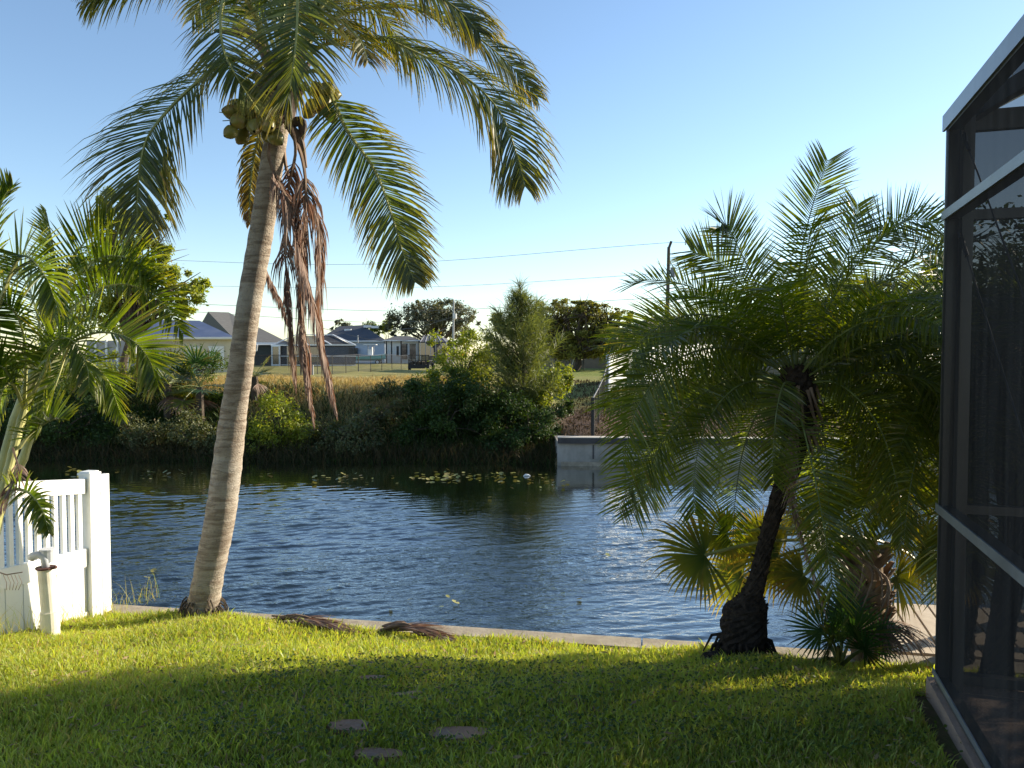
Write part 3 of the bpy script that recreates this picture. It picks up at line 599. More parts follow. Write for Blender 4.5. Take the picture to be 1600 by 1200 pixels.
# ------------------------------------------------------------------ stepping stones
def ston(px, py, rx, ry, label, seed):
    r = random.Random(seed); D = (1.75+.08)*F/(py-555); c = P(px, py, D)
    for _ in range(4):
        D = (1.75-float(near_z(c[0], c[1])))*F/(py-555); c = P(px, py, D)
    rx *= .88; ry *= .85; H = 1.75-c[2]; pts = []
    for k in range(11):
        a = 2*math.pi*k/11; q = r.uniform(.85, 1.1); x = c[0]+rx*D/F*math.cos(a)*q; y = c[1]+ry*D*D/(F*H)*math.sin(a)*q; pts.append((x, y, float(near_z(x, y))+.024))
    mb = MB(); mb.poly_slab(pts, .04); o = mb.build('stepping_stone', M['stone']); tag(o, label, 'stepping stone', 'flat brown stepping stones in the lawn'); return (c[0], c[1], rx*D/F, ry*D*D/(F*H))
STN = [ston(545, 1150, 38, 13, 'brown stepping stone partly sunlit at its lower edge, left of the largest one', 1), ston(716, 1162, 54, 13, 'largest shaded brown stepping stone, set to the right in the near lawn', 2),
       ston(590, 1196, 50, 10, 'dark stepping stone cut by the bottom edge of the photo', 3), ston(582, 1071, 28, 5, 'thin tan stepping stone farthest from the viewer', 4), ston(633, 1098, 32, 6, 'tan stepping stone in the sunny grass just below the farthest one', 5)]
# ------------------------------------------------------------------ lawn grass
def lawn_xy(r, n):
    D = r.uniform(2.95, 6.6, int(n*1.0))**1.0; x = r.uniform(-1, 1, len(D))*.70*D; k = (D < yw(x)-.02)
    x, y = x[k], D[k]
    cx = 2.24-.315*(3.96-y)-.14; k = (x < np.where(y < 4.06, cx, 9)) & ~((y < 4.0) & (x > cx)) & (x > -3.53-.226*(6.38-y)+.02)
    x, y = x[k], y[k]
    for (sx, sy, rx, ry) in STN:
        k = ((x-sx)/(rx*(.9+.14*np.sin(x*31+y*17))))**2+((y-sy+ry*.3)/(ry*(1.08+.2*np.sin(x*23))))**2 > 1; x, y = x[k], y[k]
    bare = np.sin(x*2.3+1.0)*np.cos(y*3.1+x)+.4*np.sin(x*7+y*5)
    pth = np.exp(-((x+.62+.12*np.sin(y*2))**2/.14+(y-3.9)**2/.9))+np.exp(-((x-1.5)**2/.10+(y-4.95)**2/.06))*1.1
    k = r.rand(len(x)) < 1-.38*(bare > .72)-.50*np.clip(pth, 0, 1)*(.6+.4*np.sin(x*9)*np.sin(y*8)); return x[k], y[k]
def lawn_col(col, arr, r):
    b = arr[:, 0, 0, :]; nz = np.sin(b[:, 0]*3.1+b[:, 1]*2.2)+np.sin(b[:, 0]*1.1-b[:, 1]*4.7)+.6*np.sin(b[:, 0]*9+b[:, 1]*11)
    col[..., 0] = np.clip(col[..., 0]*.7+(.15+.12*nz)[:, None, None], 0, 1); return col
V, Q, Cc = strands(300000, None, None, near_z, (.022, .06), (.004, .0075), .42, 5, .25, 3, lawn_col, None, lawn_xy, .26)
tag(np_mesh('lawn_grass', V, Q, Cc, M['grass']), 'bright green mown lawn grass sloping down to the canal wall', 'grass', None, 'stuff')
V, Q, Cc = strands(9000, None, None, near_z, (.06, .11), (.006, .010), .35, 6, .45, 3, lawn_col, None, lawn_xy, .12)
tag(np_mesh('long_grass', V, Q, Cc, M['grass']), 'longer grass tufts standing out of the lawn', 'grass', None, 'stuff')
def fence_xy(r, n):
    s = r.uniform(-.6, 2.2, n); return F0[0]+fd[0]*s+.03+r.uniform(0, .16, n), F0[1]+fd[1]*s
V, Q, Cc = strands(300, None, None, near_z, (.10, .34), (.002, .004), .35, 8, .3, 3, None, None, fence_xy, .7)
tag(np_mesh('fence_weeds', V, Q, Cc, M['grass']), 'thin dry weeds growing along the foot of the white fence', 'weeds', None, 'stuff')
# thatch and fallen bits
r = np.random.RandomState(15); n = 2600; y = r.uniform(3, 6.2, n); x = r.uniform(-.7, .55, n)*y; k = (y < yw(x)-.05) & (x > -3.5+.226*(6.38-y)*-1+.05)
for (sx, sy, rx, ry) in STN: k &= (((x-sx)/rx)**2+((y-sy)/(ry*1.1))**2 > .95) | (r.rand(len(x)) < .2)
x, y = x[k], y[k]; n = len(x)
p = np.stack([x, y, near_z(x, y)+r.uniform(.01, .05, n)], 1); a = nrm(r.normal(0, 1, (n, 3))*np.array([1, 1, .25])); b = nrm(np.cross(a, r.normal(0, .5, (n, 3))+Z)); s = r.uniform(.01, .035, (n, 1)); ws_ = s*r.uniform(.08, .35, (n, 1))
V = np.stack([p-a*s, p-b*ws_, p+a*s, p+b*ws_], 1).reshape(-1, 3); Cc = np.zeros((len(V), 3)); Cc[:, 0] = np.repeat(r.rand(n), 4)
tag(np_mesh('thatch', V, np.arange(len(V)).reshape(-1, 4), Cc, M['thatch']), 'dry thatch and small fallen leaves scattered over the lawn', 'thatch', None, 'stuff')
# clover patches
r = np.random.RandomState(12); n = 9000; cx = r.choice([-.9, -.45, -.1, .35, -1.4, .9, 1.6], n); cy = r.choice([4.0, 4.35, 4.75, 3.6, 3.4], n)
x = cx+r.normal(0, .22, n); y = cy+r.normal(0, .14, n); k = (y < yw(x)-.1)
for (sx, sy, rx, ry) in STN: k &= ((x-sx)/rx)**2+((y-sy)/(ry*1.1))**2 > .95
x, y = x[k], y[k]; n = len(x)
p = np.stack([x, y, near_z(x, y)+r.uniform(.02, .06, n)], 1); nn = nrm(r.normal(0, .5, (n, 3))+Z); a = nrm(np.cross(nn, r.normal(size=(n, 3)))); b = np.cross(nn, a); s = r.uniform(.006, .013, (n, 1))
V = np.stack([p-a*s, p-b*s*.8, p+a*s, p+b*s*.8], 1).reshape(-1, 3); Cc = np.zeros((len(V), 3)); Cc[:, 0] = np.repeat(r.rand(n), 4)
tag(np_mesh('clover', V, np.arange(len(V)).reshape(-1, 4), Cc, M['bush_leaf']), 'low round leaved ground weeds among the grass near the stones', 'weeds', None, 'stuff')
# ------------------------------------------------------------------ coconut palm
tp = [(316, 964, 54, 6.28), (319, 940, 48, 6.28), (327, 895, 46, 6.28), (341, 830, 46, 6.28), (351, 760, 45, 6.27), (358, 700, 43, 6.26), (366, 640, 39, 6.25), (377, 570, 37, 6.22), (386, 500, 36, 6.2), (397, 430, 36, 6.17), (409, 360, 36, 6.15), (420, 290, 35, 6.12), (431, 220, 34, 6.1), (438, 160, 34, 6.1), (441, 110, 32, 6.1)]
tb = P(318, 962, 6.28); PALM = thing('coconut_palm', 'tall leaning coconut palm with green nuts and hanging dead fronds at the water edge', 'palm tree', tuple(tb))
cen = cr([P(a, b, d) for a, b, _, d in tp], 150); rad = np.interp(np.linspace(0, len(tp)-1, 150), range(len(tp)), [w_/2*d/F for _, _, w_, d in tp])
rr_ = np.random.RandomState(4); hgt = np.linspace(0, 1, 150)
ringn = np.array([abs(math.sin(k*.62+.6*math.sin(k*.17))) for k in range(150)]); rad = rad*(1+.04*(ringn-.5)+rr_.normal(0, .008, 150)); rad[:4] *= np.array([1.12, 1.08, 1.04, 1.01])
Vt = []; Qt = []; Ct = []; n_ = 36
ph = np.cumsum(rr_.normal(0, .12, 150))
for i in range(150):
    for k in range(n_):
        a = 2*math.pi*k/n_; q = rad[i]*(1+.015*math.sin(3*a+i*.13)+.018*math.sin(2*a+ph[i])+rr_.normal(0, .006)); Vt.append(cen[i]+np.array([math.cos(a)*q, math.sin(a)*q, .012*math.sin(a*2+ph[i]*2)])); Ct.append([.5, 0, max(0, 1-i/4) if i < 4 else 0])
Qt = [(i*n_+k, i*n_+(k+1) % n_, (i+1)*n_+(k+1) % n_, (i+1)*n_+k) for i in range(149) for k in range(n_)]
np_mesh('trunk', np.array(Vt), np.array(Qt), np.array(Ct), M['trunk'], PALM, smooth=True)
mb = MB(); rq = random.Random(3)
for k in range(60):
    a = rq.uniform(0, 6.28); q = tb+np.array([math.cos(a), math.sin(a), 0])*.135+Z*rq.uniform(.02, .16); mb.tube([q, q+np.array([math.cos(a)*.03, math.sin(a)*.03, -.03]), q+np.array([math.cos(a)*.06, math.sin(a)*.06, -.10])], [.008, .007, .004], 5, cap=False)
mb.build('root_mass', M['bark'], PALM)
CL, CS = M['coco_leaf'], M['coco_rachis']
def pp(l): return [P(*q) for q in l]
cf = [  # image curve with depth, leaflets, length, droop, roll, brown, tipbrown
 ([(430, 150, 6.1), (400, 100, 6.0), (352, 98, 5.9), (291, 144, 5.75), (239, 201, 5.6), (221, 245, 5.5), (215, 300, 5.45), (214, 355, 5.4)], 80, .60, .42, 0, 0, .35),
 ([(430, 120, 6.1), (400, 20, 6.0), (350, -45, 5.9), (280, -60, 5.8), (200, -40, 5.7), (140, 0, 5.6)], 66, .60, .55, 0, 0, .1),
 ([(425, 120, 6.0), (395, 20, 5.7), (362, -20, 5.3), (345, 20, 5.0), (350, 80, 4.85), (378, 135, 4.8), (408, 178, 4.8)], 62, .34, .22, -30, 0, .25),
 ([(440, 110, 6.0), (452, 0, 5.6), (462, -50, 5.2), (465, 10, 4.9), (462, 70, 4.75), (455, 130, 4.7), (450, 150, 4.7)], 74, .50, .26, 0, 0, .25),
 ([(445, 130, 6.1), (490, 80, 6.0), (545, 60, 5.9), (600, 62, 5.85), (654, 84, 5.8), (729, 122, 5.8), (781, 175, 5.8), (807, 240, 5.8), (820, 290, 5.8)], 96, .62, .42, 12, 0, .3),
 ([(445, 120, 6.1), (520, 30, 6.3), (620, 10, 6.5), (715, 40, 6.6), (785, 90, 6.7), (838, 150, 6.8)], 84, .52, .50, -20, 0, .3),
 ([(445, 110, 6.0), (510, 0, 5.9), (590, -40, 5.8), (660, -20, 5.7), (715, 15, 5.7), (748, 50, 5.7)], 74, .50, .5, -10, 0, .3),
 ([(455, 130, 6.1), (490, 110, 6.0), (512, 135, 5.9), (540, 200, 5.8), (585, 265, 5.75), (612, 335, 5.7), (630, 395, 5.65), (648, 440, 5.6)], 84, .46, .30, 20, 0, .3),
 ([(430, 150, 6.2), (415, 180, 6.4), (400, 230, 6.5), (392, 290, 6.5), (390, 350, 6.5)], 52, .20, .9, 0, .35, .5),
 ([(440, 110, 6.1), (420, 0, 6.4), (380, -60, 6.7), (330, -30, 6.9), (300, 30, 7.0)], 54, .5, .6, 0, 0, .2),
 ([(440, 110, 6.1), (480, 20, 6.6), (540, -10, 7.0), (600, 30, 7.3), (640, 90, 7.4)], 62, .55, .6, 0, .1, .3),
 ([(440, 110, 6.1), (445, -20, 6.1), (470, -120, 6.1), (500, -190, 6.0)], 54, .5, .3, 0, 0, 0),
 ([(440, 110, 6.1), (470, -30, 5.9), (540, -110, 5.7), (620, -110, 5.5)], 54, .6, .5, 0, 0, 0),
 ([(440, 110, 6.1), (410, 20, 6.4), (390, -60, 6.8), (400, -90, 7.4)], 54, .6, .5, 0, 0, 0),
 ([(440, 120, 6.0), (480, 60, 5.7), (520, 30, 5.4), (560, 60, 5.2), (575, 95, 5.1)], 46, .32, .4, 0, .15, .35),
]
UPS = {0: ((0, 0, 1), (.2, -1, .3)), 1: (0, 0, 1), 4: ((0, 0, 1), (0, -1, .45)), 5: ((0, 0, 1), (0, -1, .5)), 6: ((0, 0, 1), (0, -1, .6)), 7: ((0, -1, .3), (0, -1, 0)), 8: (0, -1, 0)}
for k, (c_, n, L, dr_, ro, br, tbn) in enumerate(cf):
    frond('frond', pp(c_), PALM, CL, CS, n=int(n*2.0), L=L*(1.05 if k in (7, 3) else 1.15), wd=.0135, a0=62, a1=35, droop=dr_*(.85 if k == 4 else .6), lift=6, pet={7: .34, 0: .2, 8: .25}.get(k, .16), seed=20+k, roll=0 if k in UPS else ro, up=UPS.get(k), brown=br, tipbrown=tbn, rr=.02, skip=.05)
DL, DSt = M['dead_leaf'], M['dead_stem']
dfr = [([(445, 190, 6.0), (470, 240, 5.95), (478, 300, 5.9), (472, 380, 5.9), (470, 470, 5.9), (478, 560, 5.9), (490, 655, 5.9)], 74, .34, 1.1), ([(440, 180, 6.0), (420, 230, 5.9), (428, 270, 5.9), (452, 320, 5.85), (470, 400, 5.85), (495, 500, 5.85), (512, 580, 5.85), (525, 640, 5.85)], 70, .32, 1.0),
       ([(445, 170, 6.0), (462, 230, 5.9), (450, 300, 6.0), (446, 400, 6.0), (455, 520, 6.0), (462, 600, 6.0)], 60, .30, 1.1), ([(440, 200, 6.1), (452, 280, 6.1), (490, 330, 6.1), (500, 400, 6.1), (498, 470, 6.1), (505, 540, 6.1)], 56, .36, .9),
       ([(432, 240, 6.3), (405, 330, 6.4), (412, 410, 6.4), (435, 465, 6.4), (450, 505, 6.4)], 34, .18, .9)]
for k, (c_, n, L, dr_) in enumerate(dfr):
    frond('dead_frond', pp(c_), PALM, DL, DSt, n=int(n*2.6), L=L*1.1, wd=.013, a0=42, a1=14, droop=dr_*1.1, lift=0, pet=.27, seed=60+k, brown=.0, rr=.016, skip=.08, clump=.15, label='dry reddish brown dead frond hanging straight down' if k < 4 else 'small thin dead frond hanging behind the trunk')
# spathes and boots
mb = MB(); r = random.Random(8)
for (a, b, c_) in (((432, 150, 6.0), (395, 150, 5.9), (362, 195, 5.85)), ((440, 170, 6.0), (440, 130, 5.9), (452, 205, 5.85)), ((445, 190, 6.0), (465, 215, 6.0), (478, 262, 6.0)), ((430, 140, 6.0), (400, 60, 5.9), (335, 48, 5.9)), ((445, 200, 6.0), (470, 190, 6.0), (472, 225, 6.0))):
    q = cr([P(*a), P(*b), P(*c_)], 12); mb.tube(q, [.012+.028*math.sin(math.pi*min(1, i/11*1.05))**.8 for i in range(12)], 7)
mb.build('spathe', M['spathe'], PALM)
mb = MB()
for k in range(16):
    a = k*2.4; z = r.uniform(0, 1); c_ = P(432+8*z, 190-90*z, 6.1); q = c_+np.array([math.cos(a), math.sin(a), 0])*.07; mb.tube([q-Z*.1, q+Z*.06+np.array([math.cos(a), math.sin(a), 0])*.05, q+Z*.2+np.array([math.cos(a), math.sin(a), 0])*.16], [.06, .045, .02], 7)
mb.build('frond_base', M['spathe'], PALM)
def bunch(cx, cy, D, n, sx, sy, seed):
    r = np.random.RandomState(seed); st = MB(); c = P(cx, cy, D); top = P(436, 150, 6.05)
    st.tube(cr([top, (top+c)/2+Z*.1, c], 8), [.02]*8, 6)
    for k in range(26): e = c+r.normal(0, 1, 3)*np.array([sx, sx, sy])*D/F*.7; st.tube([c+Z*.03, e], [.006, .003], 4, cap=False)
    so_ = st.build('fruit_stalk', M['coco_rachis'], PALM)
    for k in range(n):
        for _ in range(30):
            o = np.array([r.uniform(-1, 1)*sx, r.uniform(-.8, .3)*sx, r.uniform(-1, 1)*sy])*D/F
            if k == 0 or all(np.linalg.norm(o-q) > .085 for q in pl): break
        if k == 0: pl = []
        pl.append(o); R_ = r.uniform(.050, .062); ax = nrm(o+np.array([0, 0, -.05])); mb = MB(); x = nrm(np.cross(ax, [.3, .8, .1])); y = np.cross(ax, x); rings = []
        v = []; K = 9
        for i in range(K):
            u = i/(K-1); rad = R_*math.sin(math.pi*min(max(u, .02), .98))**.62; z_ = (u-.5)*R_*2.5
            for j in range(12): a = 2*math.pi*j/12; v.append(c+o+ax*z_+(x*math.cos(a)+y*math.sin(a))*rad*(1+.05*math.cos(3*a)))
        mb.add(v, [(i*12+j, i*12+(j+1) % 12, (i+1)*12+(j+1) % 12, (i+1)*12+j) for i in range(K-1) for j in range(12)]); mb.build('coconut', M['coconut'], so_, smooth=True)
bunch(400, 192, 5.85, 16, 38, 24, 1); bunch(503, 160, 5.95, 9, 19, 20, 2)
# ------------------------------------------------------------------ dead fronds lying on the seawall cap
def fallen(x0, x1, y0, y1, seed, label):
    r = np.random.RandomState(seed); D0 = yw((x0-800)/F*6)+.1
    a = on_z(x0, y0, CAPZ+.02); b = on_z(x1, y1, CAPZ+.02)
    t = thing('fallen_frond', label, 'palm frond', tuple(a), 'fallen dead palm fronds on the seawall cap')
    mb = MB()
    for k in range(5):
        o = np.array([r.normal(0, .02), r.normal(0, .05), 0]); mb.tube(cr([a+o, (a*2+b)/3+o+Z*(.025+.012*k), (a+b*2)/3+o*-1+Z*.02, b+o], 10), [.016-.0012*i for i in range(10)], 6)
    mb.build('midrib', M['dead_stem'], t)
    frond('leaflets', [a+Z*.03, (a+b)/2+Z*.05, b+Z*.02], t, DL, DSt, n=46, L=.34, wd=.012, a0=16, a1=8, droop=.06, lift=5, pet=.1, seed=seed, rr=.008)
    frond('leaflets', [a+Z*.03+np.array([.1, -.04, 0]), (a+b)/2+Z*.05-np.array([0, .03, 0]), b+Z*.02+np.array([.05, -.06, 0])], t, DL, DSt, n=40, L=.3, wd=.012, a0=14, a1=8, droop=.05, lift=-5, pet=.1, seed=seed+1, rr=.008)
fallen(425, 545, 968, 985, 3, 'longer pile of dead reddish palm fronds on the seawall cap, nearer the coconut trunk'); fallen(597, 690, 984, 994, 5, 'shorter dead palm frond curled over on the seawall cap, right of the longer pile')
# ------------------------------------------------------------------ pygmy date palms on the right
def date_palm(name, label, base, tpts, widths, crown, Ln, n, seed, extra=(), group='pygmy date palms by the pool cage', nleaf=56, azr=None, bulge=None):
    r = np.random.RandomState(seed); T = thing(name, label, 'palm tree', tuple(base), group)
    c = cr(tpts, 44); rad = np.interp(np.linspace(0, 1, 44), np.linspace(0, 1, len(widths)), widths); Vt = []
    for i in range(44):
        for k in range(24): a = 2*math.pi*k/24+i*.13; q = rad[i]*(1+.08*((k+i) % 2)+r.normal(0, .05)); Vt.append(c[i]+np.array([math.cos(a)*q, math.sin(a)*q, r.normal(0, .004)]))
    Qt = [(i*24+k, i*24+(k+1) % 24, (i+1)*24+(k+1) % 24, (i+1)*24+k) for i in range(43) for k in range(24)]
    np_mesh('trunk', np.array(Vt), np.array(Qt), np.full((len(Vt), 3), .5), M['date_trunk'], T)
    mb = MB()
    for k in range(240):
        i = r.randint(8, 44); a = r.uniform(0, 6.28); d = np.array([math.cos(a), math.sin(a), .7]); q = c[i]+d*np.array([1, 1, 0])*rad[i]; mb.tube([q, q+nrm(d)*r.uniform(.012, .028)], [.007, .003], 4, cap=False)
    tag(mb.build('leaf_stub', M['date_trunk'], T), kind='stuff')
    for k, ex in enumerate(extra): frond('frond', ex[0], T, M['date_leaf'], M['date_rachis'], n=int(nleaf*1.05), L=ex[1]*1.42, wd=.0108, a0=80, a1=42, droop=max(.02, ex[2]*.5), up=(0, -1, .45), lift=8, pet=.16, seed=seed*50+k, rr=.009, skip=.02, prof='date', roll=ex[3] if len(ex) > 3 else 0)
    for k in range(n):
        az = (k*137.5+r.uniform(-12, 12)) % 360
        if azr is not None: az = azr[0]+(az/360)*(azr[1]-azr[0])
        u = (k+.5)/n; el = 62-95*u+r.uniform(-8, 8); L = Ln*r.uniform(.85, 1.1); g = .10+.13*u+r.uniform(0, .06)
        if seed == 3 and u > .38 and 115 < az % 360 < 260 and r.rand() < .88: continue
        if u > (.8 if seed == 3 else .9): continue
        frond('frond', arch(crown+np.array([0, 0, -.18*u]), az, el, L, g, side=r.normal(0, .03)), T, M['date_leaf'], M['date_rachis'], n=nleaf, L=.29, wd=.0105, a0=78, a1=44, droop=.04+.07*r.rand(), up=(r.uniform(-.7, .7), r.uniform(-1.0, .2), .8), lift=10, pet=.2, seed=seed*200+k, rr=.009, skip=.03, prof='date', brown=.0 if u < .93 else .5)
    mb = MB()
    for k in range(46):
        a = r.uniform(0, 6.28); q = crown+np.array([math.cos(a)*.07, math.sin(a)*.07, r.uniform(-.45, -.02)]); mb.tube([q, q+np.array([math.cos(a)*.05, math.sin(a)*.05, .02]), q+np.array([math.cos(a)*.11, math.sin(a)*.11, -.12])], [.02, .014, .004], 5, cap=False)
    mb.build('fibre_skirt', M['dead_stem'], T)
    return T
b0 = P(1160, 1042, 5.22); cw = P(1243, 585, 5.1)
tpt = [P(1150, 1046, 5.22), P(1160, 1010, 5.22), P(1162, 975, 5.22), P(1166, 948, 5.22), P(1174, 930, 5.21), P(1185, 900, 5.2), P(1196, 850, 5.18), P(1214, 790, 5.16), P(1236, 720, 5.14), P(1248, 660, 5.12), P(1246, 600, 5.1), P(1243, 570, 5.1)]
wds = [.135, .14, .148, .135, .075, .055, .05, .056, .07, .10, .11, .08]
DP = 5.1
def c3(l): return [P(*q) for q in l]
ext = [(c3([(1243, 580, 5.1), (1243, 500, 5.1), (1252, 400, 5.05), (1270, 320, 5.0), (1293, 252, 4.98)]), .22, .04),
       (c3([(1248, 580, 5.1), (1290, 470, 5.2), (1350, 385, 5.25), (1415, 345, 5.3), (1470, 350, 5.3)]), .24, -.06),
       (c3([(1240, 580, 5.1), (1195, 470, 5.0), (1160, 400, 4.95), (1138, 355, 4.9), (1128, 350, 4.85)]), .2, .05),
       (c3([(1238, 580, 5.1), (1185, 480, 5.2), (1130, 415, 5.25), (1080, 392, 5.3)]), .24, .03),
       (c3([(1238, 585, 5.1), (1160, 510, 4.95), (1080, 492, 4.85), (1010, 525, 4.8), (978, 580, 4.78)]), .22, .12),
       (c3([(1238, 590, 5.1), (1150, 545, 4.9), (1060, 560, 4.75), (1000, 630, 4.7), (972, 720, 4.68)]), .22, .16),
       (c3([(1238, 600, 5.1), (1150, 590, 5.0), (1070, 640, 4.95), (1020, 720, 4.9), (990, 800, 4.9)]), .21, .16),
       (c3([(1240, 600, 5.1), (1160, 600, 4.9), (1105, 660, 4.85), (1085, 740, 4.8), (1085, 800, 4.8)]), .18, .14),
       (c3([(1242, 600, 5.0), (1225, 600, 4.8), (1214, 640, 4.7), (1208, 700, 4.68), (1208, 750, 4.68)]), .15, .14),
       (c3([(1250, 600, 5.1), (1310, 600, 4.9), (1370, 660, 4.8), (1400, 750, 4.75), (1410, 840, 4.7)]), .21, .14),
       (c3([(1250, 590, 5.1), (1330, 520, 5.0), (1400, 520, 4.95), (1450, 580, 4.9), (1475, 660, 4.9)]), .22, .12),
       (c3([(1248, 595, 5.1), (1290, 585, 5.3), (1335, 630, 5.4), (1355, 710, 5.45), (1360, 780, 5.5)]), .2, .1),
       (c3([(1248, 595, 5.1), (1320, 560, 5.3), (1385, 600, 5.5), (1420, 690, 5.6), (1435, 790, 5.6)]), .22, .1),
       (c3([(1248, 600, 5.1), (1275, 630, 5.3), (1290, 700, 5.35), (1295, 790, 5.4), (1300, 860, 5.4)]), .19, .08),
       (c3([(1248, 590, 5.1), (1340, 540, 5.2), (1420, 560, 5.2), (1465, 650, 5.2), (1478, 760, 5.2)]), .22, .1),
       (c3([(1238, 600, 5.1), (1200, 620, 5.4), (1165, 690, 5.5), (1150, 770, 5.55), (1145, 850, 5.6)]), .19, .08),
       (c3([(1238, 595, 5.1), (1170, 580, 5.3), (1090, 610, 5.4), (1040, 690, 5.5), (1015, 780, 5.5)]), .21, .1),
       (c3([(1238, 590, 5.1), (1150, 530, 5.2), (1060, 530, 5.2), (1005, 590, 5.2), (980, 670, 5.2)]), .22, .1),
       (c3([(1248, 580, 5.1), (1300, 450, 5.4), (1330, 380, 5.5), (1340, 320, 5.6)]), .22, .02),
       (c3([(1238, 590, 5.1), (1190, 560, 5.5), (1130, 560, 5.8), (1080, 620, 6.0)]), .2, .14)]
date_palm('date_palm', 'curved pygmy date palm with a dark bulbous foot, standing nearest on the lawn', b0, tpt, wds, cw, 1.4, 60, 3, ext, nleaf=74)
mb = MB(); r = random.Random(5)
for k in range(90):
    a = r.uniform(0, 6.28); q = b0+np.array([math.cos(a)*.12, math.sin(a)*.12, r.uniform(0, .22)]); L = r.uniform(.05, .16); mb.tube([q, q+np.array([math.cos(a)*L*.6, math.sin(a)*L*.6, -.02]), q+np.array([math.cos(a)*L, math.sin(a)*L, -.14])], [.014, .011, .005], 5, cap=False)
mbk = bpy.data.objects['date_palm']; mb.build('root_mass', M['date_trunk'], mbk)
mb = MB(); q = P(1112, 1040, 5.1); mb.tube(cr([P(1135, 1050, 5.1)-Z*.03, q+Z*.03, P(1095, 1048, 5.1)-Z*.05], 8), [.06, .08, .085, .08, .075, .07, .06, .04], 9); mb.build('root_knob', M['date_trunk'], mbk)
fr = c3([(1240, 640, 5.0), (1232, 740, 4.95), (1250, 830, 4.9), (1270, 900, 4.9), (1290, 960, 4.9)])
frond('dead_frond', fr, mbk, DL, DSt, n=50, L=.16, wd=.009, a0=30, a1=15, droop=.3, pet=.1, seed=5, rr=.012, label='limp brown dead frond hanging from the crown')
fr = c3([(1245, 640, 5.0), (1238, 720, 4.95), (1238, 800, 4.9), (1262, 870, 4.9)])
frond('dead_frond', fr, mbk, DL, DSt, n=40, L=.15, wd=.009, a0=30, a1=15, droop=.3, pet=.1, seed=6, rr=.012)
def simple_date(px, D, topy, lab, seed, n=36, Ln=1.25):
    b = np.array(P(px, 800, D)); b[2] = -.5 if D < 7 else -.6; c = np.array(P(px, topy, D)); mid = (b+c)/2+np.array([.12, 0, 0])
    date_palm('date_palm', lab, b, [b, b*.75+mid*.25, mid, mid*.3+c*.7, c], [.11, .08, .08, .12, .09], c, Ln, n, seed, nleaf=56)
simple_date(1500, 5.5, 600, 'pygmy date palm with dense dark crown at the near corner of the pool cage', 4, 64, 1.5)
simple_date(1560, 5.1, 560, 'tall dark pygmy date palm seen only through the cage mesh', 5, 36, 1.3)
def shade_hedge():  # unseen foliage added right of view so the near lawn falls in shade
    V, Q, Cc = leafcloud([((5.4+1.2*k, 5.3+.1*k, .6+h), (1.0, .85, 1.1)) for k in range(4) for h in (0, 1.5, 2.7, 3.9)]+[((6.3+.9*k, 6.8+.3*k, 4.2), (1.1, 1.0, 1.0)) for k in range(3)]+[((7.2+1.4*k, 8.3, 5.0), (1.3, 1.2, 1.6)) for k in range(2)]+[((5.0, 5.6, 1.2), (.7, .6, 1.3))], 32000, .06, 77, cl=.3, clumps=160)
    t = thing('shade_hedge', 'tall dark hedge added out of frame beyond the pool cage to shade the lawn', 'shade_hedge', (6.5, 6.3, -.5)); np_mesh('foliage', V, Q, Cc, M['dark_leaf'], t)
    mb = MB()
    for k in range(6): mb.tube([(5.2+.9*k, 6.0+.2*k, -.6), (5.3+.9*k, 6.05+.2*k, 1.5), (5.1+.9*k, 6.1+.2*k, 3)], [.05, .035, .015], 6)
    mb.build('stem', M['bark'], t)
shade_hedge()
# ------------------------------------------------------------------ fan palm with boots
b = P(1352, 1046, 5.5); b[2] = -.46; FPm = thing('fan_palm', 'stout yellowing fan palm with shaggy criss crossed leaf bases beside the dock', 'palm tree', tuple(b)); cf_ = P(1350, 862, 5.55)
tpts = cr([b, P(1352, 990, 5.5), P(1350, 930, 5.5), cf_], 20); mb = MB(); mb.tube(tpts, [.10]*3+[.12]*5+[.14]*6+[.13]*6, 14); mb.build('trunk', M['fan_boot'], FPm, smooth=True)
mb = MB(); r = random.Random(4)
for k in range(110):
    u = r.uniform(.1, 1.02); q = b+(cf_-b)*u; a = k*2.399; o = np.array([math.cos(a), math.sin(a), 0]); s = q+o*.10; L = r.uniform(.09, .16); sdv = np.array([-o[1], o[0], 0])*r.choice((-1, 1))*.05
    e = s+o*.085+Z*L+sdv; x = np.array([-o[1], o[0], 0])
    wq = .042; mb.add([s-x*wq-o*.02, s+x*wq-o*.02, e+x*.018, e-x*.018, s-x*wq+o*.018, s+x*wq+o*.018, e+x*.018+o*.014, e-x*.018+o*.014], [(0, 1, 2, 3), (7, 6, 5, 4), (0, 4, 5, 1), (3, 2, 6, 7), (0, 3, 7, 4), (1, 5, 6, 2)])
mb.build('leaf_base', M['fan_boot'], FPm)
fl = [((1100, 868, 5.3), .52, .5, 0), ((1160, 900, 5.8), .45, .9, 0), ((1215, 870, 5.6), .5, .9, .05), ((1255, 900, 5.4), .40, 1.0, .15), ((1290, 850, 5.2), .42, .8, 0), ((1395, 830, 5.3), .36, .5, .1), ((1440, 860, 5.4), .45, .9, .05), ((1470, 800, 5.6), .5, .8, 0), ((1400, 900, 5.6), .42, 1.0, .05), ((1320, 790, 5.6), .45, .4, 0), ((1375, 790, 5.7), .45, .4, .05), ((1420, 760, 5.9), .45, .4, 0), ((1270, 800, 5.9), .45, .5, 0), ((1230, 830, 6.1), .5, .8, 0), ((1340, 880, 5.9), .4, .9, .2), ((1460, 900, 5.8), .40, 1.0, .1), ((1500, 880, 5.5), .5, 1.0, 0), ((1190, 840, 5.9), .4, .6, 0), ((1135, 835, 5.7), .4, .4, 0)]
